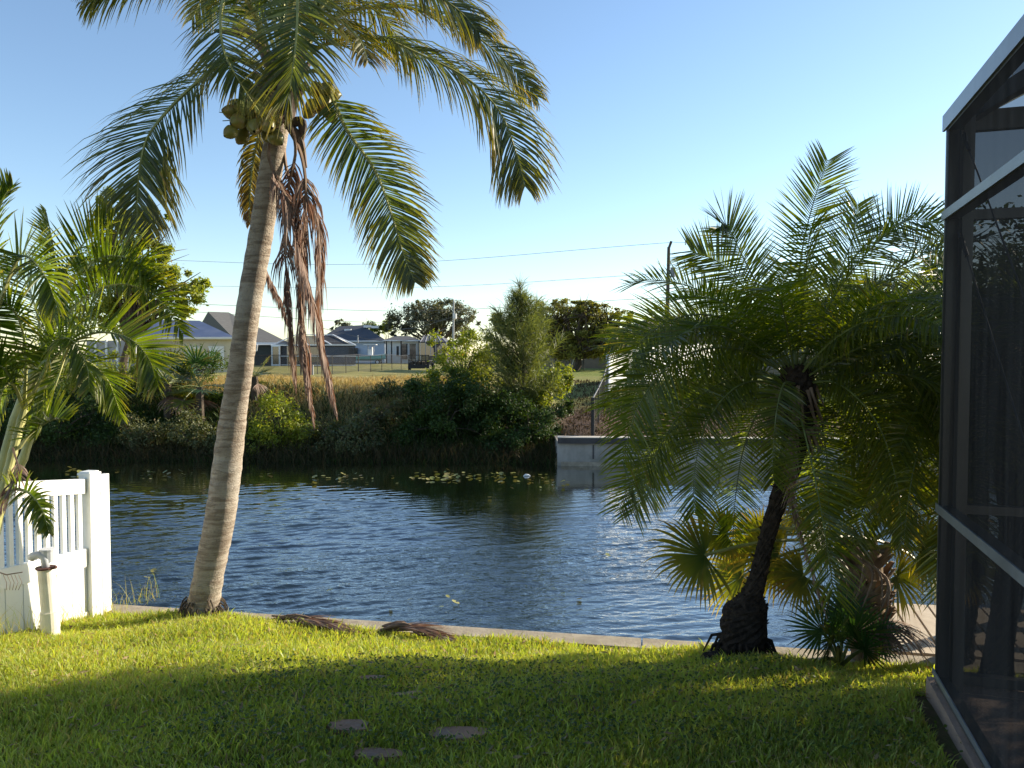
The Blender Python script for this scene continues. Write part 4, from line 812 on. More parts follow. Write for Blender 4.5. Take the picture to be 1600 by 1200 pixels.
for k, (tp_, R_, dp, br) in enumerate(fl):
    fan_leaf('fan_leaf', cf_+np.array([0, 0, .02*k % .1]), P(*tp_), FPm, M['fan_leaf'], M['coco_rachis'], R=R_*.84, nseg=40, spread=118, nrm_hint=(.35*math.sin(k*2.1), -1, .75), droop=dp*1.15+.25, seed=k+3, brown=br, wd=.026)
fan_leaf('dead_leaf', P(1365, 940, 5.45), P(1372, 965, 5.3), FPm, M['dead_leaf'], M['dead_stem'], R=.42, nseg=26, spread=55, droop=1.2, seed=50, brown=.1, wd=.02, label='dry tan dead fan leaf folded down to the ground')
for k in range(7):
    a = P(1352+8*k-20, 862+6*k, 5.35); e = a+np.array([random.uniform(-.1, .2), -.1, -.28]); 
    mb = MB(); mb.tube(cr([a, (a+e)/2+np.array([.04, -.03, .06]), e], 6), [.012, .011, .010, .008, .006, .004], 5); mb.build('dry_stalk', M['dead_stem'], FPm)
b = P(1312, 1040, 5.2); b[2] = float(near_z(b[0], 5.1)); FS = thing('young_fan_palm', 'low dark green young fan palm at the foot of the stout fan palm', 'palm', tuple(b))
for k, (x_, y_, D_, R_) in enumerate([(1300, 1000, 5.0, .26), (1335, 990, 5.1, .25), (1285, 985, 5.3, .26), (1350, 1015, 5.0, .2), (1320, 960, 5.3, .24), (1295, 1030, 4.95, .2), (1375, 1000, 5.15, .18), (1310, 1010, 4.9, .22)]):
    fan_leaf('fan_leaf', b, P(x_, y_, D_), FS, M['fan_leaf_dark'], M['date_rachis'], R=R_*1.25, nseg=34, spread=140, droop=.3, seed=90+k, wd=.024, nrm_hint=(0, -1, .6))
b = P(1412, 1035, 5.45); b[2] = -.46; DF = thing('dry_fan_leaf', 'reddish brown dead fan leaf slumped on the seawall beside the dock planks', 'palm leaf', tuple(b))
fan_leaf('fan_blade', P(1375, 960, 5.4), P(1390, 968, 5.35), DF, M['dead_leaf'], M['dead_stem'], R=.40, nseg=30, spread=75, droop=1.0, seed=51, brown=.25, wd=.022, nrm_hint=(.6, -.3, .7))
# ------------------------------------------------------------------ areca palm cluster on the left
b = np.array([-3.35, 4.75, float(near_z(-3.35, 4.75))]); AP = thing('areca_palm', 'clump of feathery palms with ringed yellow green stems before the white fence', 'palm tree', tuple(b))
st_ = [[(-45, 1000, 4.7), (-15, 860, 4.72), (5, 770, 4.75), (22, 700, 4.8), (38, 640, 4.85)], [(-40, 1000, 4.9), (0, 800, 5.0), (35, 720, 5.05), (55, 650, 5.1), (70, 590, 5.15)], [(-60, 1000, 4.6), (-40, 760, 4.6), (-20, 600, 4.6), (-10, 500, 4.6)], [(-55, 1000, 5.0), (10, 700, 5.2), (60, 560, 5.3), (98, 470, 5.35), (100, 420, 5.35)]]
for q in st_:
    mb = MB(); c_ = cr(c3(q), 40); mb.tube(c_, [(.030 if (i % 4) else .034)*(1-.25*i/40) for i in range(40)], 12); mb.build('stem', M['areca_stem'], AP, smooth=False)
AL, AS = M['areca_leaf'], M['areca_stem']
af = [([(38, 640, 4.85), (60, 590, 4.8), (100, 545, 4.75), (150, 520, 4.7), (200, 528, 4.68), (232, 560, 4.66), (245, 600, 4.65)], 52, .42, .16, -35),
      ([(70, 590, 5.15), (100, 500, 5.1), (150, 455, 5.05), (200, 445, 5.0), (250, 470, 4.98), (285, 520, 4.95)], 52, .40, .2, -10),
      ([(98, 470, 5.3), (105, 420, 5.3), (140, 370, 5.3), (175, 345, 5.3)], 30, .36, .1, 0),
      ([(98, 470, 5.3), (88, 420, 5.3), (80, 370, 5.25), (72, 330, 5.2)], 26, .22, .05, 0),
      ([(98, 460, 5.3), (130, 420, 5.2), (170, 400, 5.1), (215, 410, 5.0), (240, 440, 5.0)], 38, .4, .2, 10),
      ([(-10, 500, 4.6), (-10, 400, 4.6), (-5, 330, 4.6), (20, 290, 4.6)], 36, .3, .15, 0),
      ([(-10, 500, 4.6), (20, 420, 4.5), (40, 400, 4.4), (70, 430, 4.3), (90, 480, 4.3)], 44, .34, .35, 0),
      ([(38, 640, 4.85), (40, 560, 4.8), (30, 500, 4.7), (0, 470, 4.6), (-30, 500, 4.5)], 42, .34, .3, 0),
      ([(38, 640, 4.85), (70, 580, 4.7), (80, 540, 4.6), (110, 530, 4.5), (135, 570, 4.5), (140, 610, 4.45)], 40, .3, .35, 0),
      ([(30, 700, 4.8), (45, 680, 4.75), (65, 665, 4.7), (85, 655, 4.68), (105, 655, 4.66)], 28, .28, .12, 0),
      ([(5, 780, 4.7), (20, 765, 4.6), (45, 770, 4.5), (65, 795, 4.45), (76, 830, 4.4)], 36, .20, .5, 0),
      ([(70, 590, 5.15), (60, 500, 5.3), (40, 440, 5.5), (20, 420, 5.7)], 40, .36, .3, 0),
      ([(98, 460, 5.35), (110, 500, 5.1), (100, 560, 4.9), (80, 620, 4.8), (60, 680, 4.7)], 40, .30, .4, 0),
      ([(38, 640, 4.85), (10, 580, 4.7), (-20, 570, 4.6), (-40, 600, 4.5)], 40, .34, .3, 0),
      ([(70, 590, 5.15), (120, 560, 5.4), (165, 590, 5.6), (190, 650, 5.7)], 38, .3, .35, 0),
      ([(38, 640, 4.85), (20, 600, 4.7), (0, 620, 4.5), (-10, 700, 4.4)], 34, .3, .4, 0),
      ([(70, 590, 5.15), (30, 560, 5.0), (10, 590, 4.9), (-5, 660, 4.8)], 34, .3, .4, 0)]
for k, (c_, n, L, dr_, ro) in enumerate(af):
    frond('frond', c3(c_), AP, AL, AS, n=int(n*1.25), L=L*.9, wd=.0145, a0=72, a1=36, droop=dr_*.35, lift=42, pet=.2, seed=300+k, up=(.1, -1, .45) if k % 3 else (-.3, -.6, .8), rr=.013, skip=.04, prof='areca', tipbrown=.1)
frond('dead_frond', c3([(20, 700, 4.7), (30, 740, 4.6), (18, 760, 4.55), (0, 800, 4.5)]), AP, DL, DSt, n=24, L=.16, wd=.01, a0=40, a1=20, droop=.6, pet=.2, seed=7, rr=.008)
mb = MB(); 
for q in (((-20, 888, 4.9), (10, 898, 4.9), (35, 894, 4.9)),): mb.tube(c3(q), .004, 5)
for k in range(5): a = P(5+k*6, 898, 4.9); mb.tube([a, a+np.array([.02, 0, -.05]), a+np.array([.02-.006*k, 0, -.10])], .002, 4, cap=False)
mb.build('dry_twig', M['dead_stem'], AP)
# ------------------------------------------------------------------ far bank ground cover
def gx(px, D): return (px-800)/F*D
def bank_xy(r, n):
    x = r.uniform(-21, 1.3, n); d = r.uniform(-.1, 1, n)**1.0*5.2; k = (d < 4.6+.6*np.sin(x*1.3)) & ~((x > -9.3) & (x < -3.8) & (d > 2.3+.3*np.sin(x*2)) & (r.rand(n) < .8)); return x[k], far_line(x[k])+d[k]
V, Q, Cc = strands(52000, None, None, far_z, (.15, .55), (.02, .045), .55, 31, .5, 3, None, None, bank_xy, .12)
tag(np_mesh('bank_undergrowth', V, Q, Cc, M['dark_leaf']), 'tangled dark undergrowth covering the far bank slope', 'undergrowth', None, 'stuff')
def reed_xy(r, n):
    x = r.uniform(-20, 1.3, n); return x, far_line(x)+r.uniform(-.15, 1.2, n)**1
V, Q, Cc = strands(9000, None, None, far_z, (.3, .9), (.012, .03), .35, 33, .4, 3, None, None, reed_xy, .3)
tag(np_mesh('reeds', V, Q, Cc, M['reed']), 'dry brown reeds and stems along the waterline of the far bank', 'reeds', None, 'stuff')
def dry_xy(r, n):
    x = r.uniform(-16, -1, n); d = 3.2+r.uniform(0, 1, n)**1.3*9; d = np.where((x > -10.5) & (x < -3.6) & (r.rand(n) < .35), r.uniform(1.5, 4, n), d); return x, far_line(x)+d
V, Q, Cc = strands(42000, None, None, far_z, (.10, .34), (.012, .03), .5, 35, .4, 3, None, None, dry_xy, .2)
tag(np_mesh('dry_grass', V, Q, Cc, M['dry_grass']), 'tall straw coloured grass on the crest of the far bank', 'dry grass', None, 'stuff')
def mul_xy(r, n):
    x = r.uniform(1.6, 12, n); d = r.uniform(.3, 13, n); return x, far_line(x)+d
V, Q, Cc = strands(14000, None, None, far_z, (.04, .14), (.02, .05), .8, 36, .4, 2, None, None, mul_xy, .8)
tag(np_mesh('leaf_litter', V, Q, Cc, M['litter']), 'leaf litter and thin grass on the slope above the far seawall', 'leaf litter', None, 'stuff')
def B(px, py, D, rx, ry, ry_d=None):
    return (P(px, py, D), (rx*D/F, (ry_d or rx*.8)*D/F, ry*D/F))
BL, BR, DK, OL, GR = M['bush_leaf'], M['bright_leaf'], M['dark_leaf'], M['olive_leaf'], M['grey_leaf']
gs = 'shrubs on the far bank'
bush('shrub', 'yellow green weedy shrub on the far bank behind the feathery palm clump', 'shrub', [B(130, 585, 28, 38, 32), B(170, 600, 28, 36, 30), B(205, 575, 29, 34, 38), B(90, 600, 28, 30, 28)], 8840, .06, BR, 1, gs, cl=.3)
bush('shrub', 'dark shrub low by the water at the far left, under the feathery palms', 'shrub', [B(80, 660, 25.5, 50, 48), B(150, 665, 25.5, 45, 45), B(40, 640, 25.5, 40, 50)], 8840, .058, DK, 2, gs)
bush('shrub', 'brownish leafed shrub by the water left of the olive one', 'shrub', [B(225, 680, 24.9, 30, 28), B(200, 670, 25, 25, 25)], 4080, .05, OL, 3, gs, brown=.1)
bush('shrub', 'pale olive shrub just left of the coconut trunk at the waterline', 'shrub', [B(285, 672, 24.9, 34, 32), B(320, 685, 24.8, 24, 26)], 5100, .05, OL, 4, gs)
bush('shrub', 'sunlit yellow green rounded shrub just right of the coconut trunk', 'shrub', [B(430, 665, 25, 42, 44), B(465, 675, 25, 32, 36), B(410, 700, 24.7, 24, 22)], 7820, .054, BR, 5, gs)
bush('shrub', 'mid green shrub between the small fan palms and the coconut trunk', 'shrub', [B(130, 615, 27.2, 60, 40), B(220, 620, 27, 46, 40), B(350, 600, 27.5, 26, 36), B(330, 570, 29, 20, 22), B(270, 560, 29.5, 40, 24), B(300, 572, 29, 44, 28), B(345, 560, 29, 26, 22)], 5440, .058, BL, 6, gs)
bush('shrub', 'dull brown green thicket below the dry grass crest behind the dead fronds', 'shrub', [B(550, 690, 24.8, 50, 34), B(590, 665, 25.4, 38, 32), B(500, 690, 24.8, 30, 32), B(610, 640, 26, 28, 24)], 9520, .054, OL, 7, gs, brown=.1)
bush('shrub', 'thin twiggy bush standing in the straw coloured grass', 'shrub', [B(608, 608, 27.5, 26, 15), B(590, 618, 27, 18, 10)], 700, .06, OL, 8, gs, brown=.1)
bush('shrub', 'big dark glossy shrub reaching down to the water left of the feathery pine', 'shrub', [B(670, 680, 24.8, 46, 44), B(720, 650, 25.4, 60, 56), B(700, 610, 26.4, 50, 40), B(655, 640, 25.6, 40, 46), B(740, 695, 24.8, 46, 34)], 18700, .06, DK, 9, gs, brown=.01)
bush('shrub', 'tall sunlit shrub rising above the trailer, behind the dark glossy one', 'shrub', [B(735, 560, 28.5, 48, 38), B(700, 572, 28.5, 34, 30), B(770, 575, 28.5, 40, 44), B(742, 535, 29, 34, 22), B(690, 545, 29, 26, 22), B(715, 600, 28, 60, 30)], 11900, .06, M['bright_leaf'], 10, gs)
bush('shrub', 'dark shrub at the waterline between the pine and the far seawall', 'shrub', [B(800, 670, 25, 46, 50), B(845, 675, 24.7, 36, 46), B(790, 700, 24.5, 46, 28), B(870, 648, 25, 26, 28)], 12750, .054, DK, 11, gs, brown=.04)
bush('shrub', 'bright leafed shrub lit by the sun at the right foot of the pine', 'shrub', [B(850, 605, 27, 36, 34), B(878, 592, 27.4, 20, 26), B(830, 625, 26.5, 36, 28)], 8160, .06, BR, 12, gs)
# fan palms on the far bank
def small_fan(px, py, D, n, R, label, seed, hgt=.8):
    c = P(px, py, D); b = np.array([c[0], c[1], float(far_z(c[0], c[1]))]); T = thing('fan_palm', label, 'palm', tuple(b), 'wild fan palms on the far bank'); r = np.random.RandomState(seed)
    mb = MB(); mb.tube([b, (b+c)/2, c], [.16, .14, .12], 8); mb.build('trunk', M['bark'], T)
    for k in range(n):
        a = r.uniform(0, 6.28); e = r.uniform(-.5, 1.2); d = np.array([math.cos(a)*math.cos(e), math.sin(a)*math.cos(e), math.sin(e)]); fan_leaf('fan_leaf', c, c+d*R*r.uniform(.5, 1), T, M['fan_leaf_dark'] if k % 3 else M['fan_leaf'], M['date_rachis'], R=R*.8, nseg=16, spread=110, droop=.5, seed=seed*9+k, wd=.035)
    for k in range(2):
        a = r.uniform(0, 6.28); d = np.array([math.cos(a)*.5, math.sin(a)*.5, -.7]); fan_leaf('dead_leaf', c, c+d*R*.6, T, M['dead_leaf'], M['dead_stem'], R=R*.8, nseg=14, spread=60, droop=.9, seed=seed*7+k, wd=.03)
small_fan(262, 600, 26.5, 20, 1.0, 'left of two shaggy fan palms on the far bank below the blue roof', 41)
small_fan(312, 605, 26.2, 20, 1.0, 'fan palm with brown skirt on the far bank just left of the coconut trunk', 42)
small_fan(398, 588, 27.5, 12, .6, 'small bright fan palm tuft peeking out right of the coconut trunk', 43)
# ------------------------------------------------------------------ australian pine
def pine(px, top, bot, D, R, label, seed):
    r = np.random.RandomState(seed); b = P(px, bot, D); tp_ = P(px-6, top, D); T = thing('pine_tree', label, 'tree', tuple(b)); H = tp_[2]-b[2]
    mb = MB(); mb.tube(cr([b, b*.5+tp_*.5+np.array([.08, 0, 0]), tp_], 14), [.09*(1-i/14)+.008 for i in range(14)], 7); rows = []; Cs = []
    for k in range(170):
        u = r.uniform(.05, .97); a = r.uniform(0, 6.28); L = R*(np.sin(math.pi*min(1, (u*.8+.28)))**.8)*r.uniform(.6, 1.05)*(1 if u < .7 else .8)+.1; s = b+(tp_-b)*u
        d = np.array([math.cos(a), math.sin(a), .55+.5*u]); d = nrm(d); pts = [s]
        for j in range(5): pts.append(pts[-1]+d*L/5); d = nrm(d+np.array([0, 0, .10]))
        mb.tube(pts, [.018, .014, .01, .008, .005, .003], 4, cap=False)
        m = int(95*L/R); q = r.uniform(.15, 1.05, m)*5; i0 = np.clip(q.astype(int), 0, 4); f = (q-i0)[:, None]; pa = np.array(pts); p = pa[i0]*(1-f)+pa[i0+1]*f
        dd = nrm(np.array(d)*.9+r.normal(0, .62, (m, 3))); ln = r.uniform(.22, .55, m)[:, None]; W = nrm(np.cross(dd, r.normal(size=(m, 3))))*.0075
        p1 = p+dd*ln*.55; d2 = nrm(dd-Z*.35); p2 = p1+d2*ln*.45
        rows.append(np.stack([p-W, p+W, p1-W, p1+W, p2-W*.2, p2+W*.2], 1)); c = np.zeros((m, 6, 3)); c[..., 0] = r.rand(m)[:, None]; c[..., 1] = [0, 0, .5, .5, 1, 1]; c[..., 2] = 0; Cs.append(c)
    V = np.concatenate(rows); n = len(V); i = np.arange(n)[:, None]*6; Q = np.stack([np.concatenate([i, i+1, i+3, i+2], 1), np.concatenate([i+2, i+3, i+5, i+4], 1)], 1).reshape(-1, 4)
    np_mesh('needles', V.reshape(-1, 3), Q, np.concatenate(Cs).reshape(-1, 3), M['pine_leaf'], T); mb.build('trunk', M['bark'], T)
pine(818, 440, 655, 26.5, 1.75, 'feathery pointed pine rising above the shrubs in the middle of the far bank', 3)
# ------------------------------------------------------------------ trees
T1 = bush('tree', 'bright leaved tree behind the feathery palms at the left, above the blue roof', 'tree', [B(175, 320, 38, 30, 20), B(215, 345, 38, 36, 18), B(245, 335, 38, 20, 12), B(190, 370, 38, 38, 26), B(235, 395, 38, 30, 20), B(165, 420, 38, 60, 34), B(240, 440, 38, 44, 34), B(290, 455, 38, 34, 28), B(285, 490, 38, 26, 12), B(130, 480, 38, 70, 40), B(260, 415, 38, 26, 18), B(305, 440, 38, 24, 20), B(225, 400, 38, 40, 26)], 26000, .11, M['bright_leaf'], 21, None, base=np.array([gx(190, 38), 38, .55]), r0=.22, clumps=190, cl=.22)
bush('tree', 'grey green open crowned tree far away behind the dark roofed house', 'tree', [B(650, 502, 118, 48, 28), B(700, 500, 120, 44, 30), B(725, 505, 118, 26, 26), B(668, 486, 118, 34, 18), B(622, 512, 118, 22, 14), B(700, 480, 121, 24, 12)], 15000, .22, GR, 22, None, base=np.array([gx(680, 118), 118, .6]), r0=.4, clumps=240, cl=.17)
fb = []
rf = random.Random(5)
for k in range(38):
    a = rf.uniform(-1, 1); x_ = 905+a*76; y_ = 474+rf.uniform(0, 70)+abs(a)*18; fb.append(B(x_, y_, 58+rf.uniform(-2, 3), rf.uniform(14, 24), rf.uniform(5, 9)))
fb += [B(820, 510, 60, 46, 30), B(800, 500, 60, 34, 22), B(850, 480, 59, 26, 9), B(880, 474, 59, 22, 7), B(915, 472, 58, 20, 7), B(945, 480, 58, 22, 7), B(970, 490, 58, 18, 6), B(975, 510, 58, 24, 9), B(960, 525, 58, 34, 12), B(900, 515, 59, 66, 42), B(860, 500, 59, 30, 22), B(930, 535, 58, 46, 24), B(880, 545, 58, 50, 18)]
bush('tree', 'dark spreading tree with layered crown between the pine and the utility pole', 'tree', fb, 52000, .12, M['canopy_leaf'], 23, None, base=np.array([gx(900, 58), 58, .6]), r0=.3, clumps=300, cl=.25, flat=.5)
bush('tree', 'small far tree on the skyline left of the dark roofed house', 'tree', [B(532, 508, 150, 10, 9), B(540, 514, 150, 12, 8), B(525, 516, 150, 8, 6)], 900, .3, GR, 24, 'small trees on the skyline', base=np.array([gx(532, 150), 150, .6]), r0=.2)
bush('tree', 'low far tree on the skyline just above the ridge of the dark roofed house', 'tree', [B(578, 512, 150, 14, 9), B(592, 516, 150, 10, 7)], 900, .3, BL, 25, 'small trees on the skyline', base=np.array([gx(580, 150), 150, .6]), r0=.2)
bush('tree', 'small round far tree on the skyline beside the grey green crown', 'tree', [B(605, 510, 150, 8, 9)], 600, .3, BR, 26, 'small trees on the skyline', base=np.array([gx(605, 150), 150, .6]), r0=.2)
bush('tree', 'dark green tree filling the gap behind the near palm crowns at the right', 'tree', [B(1330, 480, 36, 60, 44), B(1420, 470, 36, 70, 50), B(1500, 500, 36, 70, 60), B(1380, 540, 34, 90, 50)], 9000, .14, DK, 27, None, base=np.array([gx(1400, 36), 36, 0]), r0=.25, clumps=150)
bush('tree', 'broad leafed tree seen through the cage mesh at the far right', 'tree', [B(1540, 420, 22, 90, 110), B(1620, 520, 22, 100, 120), B(1480, 520, 24, 60, 90)], 9000, .12, DK, 28, None, base=np.array([gx(1560, 23), 24.5, -.6]), r0=.25, clumps=150)
# ------------------------------------------------------------------ houses
def poly(mb, *pts, m=0): mb.add([np.array(p, float) for p in pts], [tuple(range(len(pts)))], m)
def gz(p, z=.5): p = np.array(p, float); return np.array([p[0], p[1], z])
def prism_wall(mb, foot, z0, z1):
    n = len(foot); lo = [np.array([f[0], f[1], z0]) for f in foot]; hi = [np.array([f[0], f[1], z1]) for f in foot]
    mb.add(lo+hi, [tuple(range(n, 2*n))]+[(i, (i+1) % n, (i+1) % n+n, i+n) for i in range(n)])
def hip(name, label, foot, z0, zw, ridge, over, roofm, wallm, parts=None, fascia='trim', th=.16):
    """foot: 4 corners FL, FR, BR, BL ; ridge: two points (left, right)"""
    foot = [np.array(f, float)[:2] for f in foot]; cen = np.mean(foot, 0); T = thing(name, label, 'house', (cen[0], cen[1], z0))
    mb = MB(); prism_wall(mb, foot, z0, zw); mb.build('wall', wallm, T)
    ev = [np.array([*(cen+(f-cen)*(1+over/np.linalg.norm(f-cen)*1.3)), zw-.02]) for f in foot]; r0, r1 = [np.array(r, float) for r in ridge]
    mb = MB(); up = Z*th
    poly(mb, ev[0]+up, ev[1]+up, r1, r0); poly(mb, ev[1]+up, ev[2]+up, r1); poly(mb, ev[2]+up, ev[3]+up, r0, r1); poly(mb, ev[3]+up, ev[0]+up, r0); mb.add([e+Z*.005 for e in ev], [(3, 2, 1, 0)])
    mb.build('roof', roofm, T)
    mb = MB()
    for i in range(4):
        a, b = ev[i], ev[(i+1) % 4]; mb.bar(a+up*.5, b+up*.5, .06, th)
    mb.build('fascia', M[fascia], T); return T, ev
def xy(px, D): return (gx(px, D), D)
# A : blue roofed house
zA = float(P(800, 530, 52)[2])
TA, ev = hip('house', 'cream house with shiny blue roof left of the coconut trunk', [xy(190, 52), xy(362, 52), (gx(358, 62), 62), (gx(190, 52)+1, 62)], .4, zA, [P(230, 499, 57), P(312, 501, 57)], .45, M['roof_blue'], M['cream'])
mb = MB(); mb.bar(ev[0]+np.array([0, -.06, .1]), ev[1]+np.array([0, -.06, .1]), .12, .12); mb.build('gutter', M['trim'], TA)
for a_, b_ in ((290, 312), (326, 350)):
    w_ = MB(); p0 = P(a_, 575, 51.93); p1 = P(b_, 541, 51.93); w_.box((p0+p1)/2, (p1[0]-p0[0], .12, p1[2]-p0[2])); w_.build('shutter', M['trim'], TA)
mb = MB(); p0 = P(190, 592, 51.9); 
mb.box((gx(175, 50), 50, 1.5), (3.2, .1, 2.4)); mb.build('porch_screen', M['grey_wall'], TA)
for k in range(4):
    mb = MB(); mb.box((gx(150+k*17, 49.9), 49.9, 1.5), (.12, .12, 2.5)); mb.build('porch_post', M['trim'], TA)
# B : grey hip roof house
zB = float(P(800, 537, 84)[2])
TB, ev = hip('house', 'house with big grey shingle hip roof behind the coconut trunk', [xy(373, 84), xy(448, 86), (gx(450, 103), 103), (gx(290, 100), 102)], .5, zB, [P(325, 487, 92), P(357, 488, 94)], .5, M['roof_grey'], M['dark_wall'])
mb = MB(); mb.bar(P(392, 538, 83.4), P(444, 538, 85.2), .12, .14); mb.tube([P(402, 539, 83.4), P(401, 548, 83.6), P(394, 551, 83.9)], .07, 6); mb.build('gutter', M['trim'], TB)
# cage in front of B
cg = thing('pool_cage', 'white framed screen pool cage with hip top across the dry field', 'pool cage', (gx(490, 82), 82, .5)); zt0 = P(0, 539, 80)[2]; zb0 = P(0, 571.5, 80)[2]
c0 = xy(424, 83); c1 = xy(482, 79.5); c2 = xy(556, 80); c3_ = (gx(552, 89), 89); c4 = (gx(424, 83)+.3, 92)
cor = [np.array([*c, 0]) for c in (c0, c1, c2, c3_, c4)]; apx = [P(462, 523, 85), P(520, 523, 85)]
def fr3(nm, segs, w):
    for a, b in segs: q = MB(); q.bar(a, b, w, w); q.build(nm, M['trim'], cg)
for i in (0, 1, 2, 3):
    a, b = cor[i], cor[i+1]
    for z, nm_ in ((zt0, 'top_rail'), (zb0+1.0, 'chair_rail'), (zb0+.06, 'bottom_rail')): fr3(nm_, [(a+Z*z, b+Z*z)], .11 if z == zt0 else .07)
    nn_ = 4 if i in (0, 1) else 3
    for k in range(nn_+1 if i == 3 else nn_): p = a+(b-a)*k/nn_; fr3('post', [(p+Z*zb0, p+Z*(zt0-.06))], .10 if k == 0 else .07)
    inn = nrm(np.array([-(b-a)[1], (b-a)[0], 0]))*.09; s = MB(); poly(s, a+inn+Z*zb0, b+inn+Z*zb0, b+inn+Z*zt0, a+inn+Z*zt0); s.build('screen_panel', M['screen_far'], cg)
ap = [np.array(apx[0]), np.array(apx[0]), np.array(apx[1]), np.array(apx[1]), np.array(apx[0])]
for i in range(4):
    s = MB(); poly(s, cor[i]+Z*(zt0-.12), cor[i+1]+Z*(zt0-.12), ap[i+1]-Z*.12, ap[i]-Z*.12); s.build('roof_screen', M['screen_far'], cg)
for p, q in ((cor[0], ap[0]), (cor[1], ap[0]), (cor[2], ap[2]), ((cor[1]+cor[2])/2, (ap[0]+ap[2])/2), (cor[3], ap[3])): fr3('roof_rib', [(p+Z*zt0, q)], .09)
fr3('roof_rib', [(ap[0], ap[2])], .09)
# door of the cage
dm = MB(); a = P(425.5, 572, 82.7); b = P(437, 572, 82.0); h_ = Z*2.15
for s_, e_ in ((a, a+h_), (b, b+h_), (a+h_, b+h_), (a+Z*.12, b+Z*.12)): dm.bar(s_, e_, .14, .16 if s_ is a else .13, up=(0, 1, 0) if abs((e_-s_)[2]) > .5 else (0, 0, 1))
dr_o = dm.build('door', M['trim'], cg); g_ = MB(); poly(g_, a+Z*.2, b+Z*.2, b+h_, a+h_); g_.build('door_glass', M['glass'], dr_o)
# C : dark roofed house, with lower wing
zC = float(P(800, 534, 112)[2])
TC, ev = hip('house', 'pale blue house with dark shingle roof behind the teal boat', [xy(500, 113), xy(601, 110), (gx(602, 126), 126), (gx(500, 113), 128)], .5, zC, [P(530, 510, 120), P(566, 508, 119)], .6, M['roof_dark'], M['blue_wall_post_shade'])
mb = MB(); mb.tube([P(559, 536, 109.4), P(559, 524, 109.4)], .09, 8); mb.build('vent_pipe', M['galv'], TC)
for x_, y_ in ((544, 516), (574, 510), (586, 511)): mb = MB(); mb.box(P(x_, y_, 117), (1.0, .8, .35)); mb.build('skylight', M['trim'], TC)
for x_ in (548, 556): mb = MB(); mb.box(P(x_, 549, 110.9), (.5, .5, 1.0)); mb.build('window', M['glass'], TC)
zD = float(P(800, 533, 106)[2])
TD, ev = hip('house', 'low pale house with dark sliding glass doors right of the teal boat', [xy(602, 107), xy(656, 107), (gx(655, 120), 120), (gx(602, 107), 122)], .5, zD, [P(617, 525, 112), P(640, 525, 112)], .5, M['roof_dark'], M['white_wall'])
for a_, b_, y0, y1, nm_ in ((619.5, 623.5, 541, 556, 'window'), (628, 637, 537, 561, 'sliding_door'), (640, 650, 537, 561, 'sliding_door')):
    p0 = P(a_, y1, 106.93); p1 = P(b_, y0, 106.93); w_ = MB(); w_.box((p0+p1)/2, (p1[0]-p0[0], .1, p1[2]-p0[2])); w_o = w_.build(nm_, M['glass'], TD)
    w_ = MB(); w_.box(((p0[0]-.05), 106.9, (p0[2]+p1[2])/2), (.1, .12, p1[2]-p0[2])); w_.box(((p1[0]+.05), 106.9, (p0[2]+p1[2])/2), (.1, .12, p1[2]-p0[2])); w_.build('frame', M['trim'], w_o)
for px_ in (604, 612, 627, 655): mb = MB(); mb.bar(gz(P(px_, 560, 104)), gz(P(px_, 560, 104), zD), .16, .16, up=(0, 1, 0)); mb.build('porch_post', M['black_metal'], TD)
dc = thing('pool_cage', 'grey screened pool cage at the right end of the low pale house', 'pool cage', (gx(680, 104), 104, .5))
zc = float(P(0, 534, 103)[2]); f_ = [np.array([*xy(657, 103), 0]), np.array([*xy(697, 103), 0]), np.array([gx(697, 103)+.5, 112, 0]), np.array([*xy(657, 112), 0])]
mb = MB(); 
for i in range(4): poly(mb, f_[i]+Z*.5, f_[(i+1) % 4]+Z*.5, f_[(i+1) % 4]+Z*zc, f_[i]+Z*zc)
mb.build('screen_wall', M['screen_far'], dc)
mb = MB(); ra = P(663, 524.5, 107); rb = P(688, 524.5, 107); e4 = [q+Z*zc for q in f_]; poly(mb, e4[0], e4[1], rb, ra); poly(mb, e4[1], e4[2], rb); poly(mb, e4[2], e4[3], ra, rb); poly(mb, e4[3], e4[0], ra); mb.build('roof_panel', M['roof_dark'], dc)
for k in range(6):
    mb = MB(); mb.bar(e4[0]+(e4[1]-e4[0])*k/5, ra+(rb-ra)*k/5, .10, .08); mb.build('roof_rib', M['grey_wall'], dc)
    mb = MB(); p = f_[0]+(f_[1]-f_[0])*k/5; mb.bar(p+Z*.5, p+Z*(zc-.05), .10, .10, up=(0, 1, 0)); mb.build('post', M['grey_wall'], dc)
# E : house hidden behind the date palm
zE = float(P(800, 520, 46)[2])
hip('house', 'tan house with dark hip roof mostly hidden behind the nearest date palm', [xy(1135, 46), xy(1330, 46), (gx(1330, 46), 58), (gx(1135, 46), 58)], .3, zE, [P(1200, 464, 52), P(1260, 464, 52)], .5, M['roof_dark'], M['beige_wall'])
hip('house', 'house with low brown hip roof behind the utility pole', [xy(985, 66), xy(1110, 66), (gx(1110, 66), 78), (gx(985, 66), 78)], .3, float(P(0, 517, 66)[2]), [P(1022, 494, 72), P(1062, 494, 72)], .5, mat('brown_shingle', (.13, .10, .085), (.09, .07, .06), 3, .9), M['beige_wall'])
t = thing('boundary_wall', 'brown beige masonry wall under the dark spreading tree', 'wall', (gx(905, 68), 68, .5))
mb = MB(); z1 = float(P(0, 556, 68)[2]); mb.bar((gx(840, 68), 68, (z1+.3)/2), (gx(990, 68), 68, (z1+.3)/2), .2, z1-.3+.4); mb.build('wall_panel', M['beige_wall'], t)
mb = MB(); mb.bar((gx(840, 68), 68, z1+.24), (gx(990, 68), 68, z1+.24), .3, .1); mb.build('coping', M['grey_wall'], t)
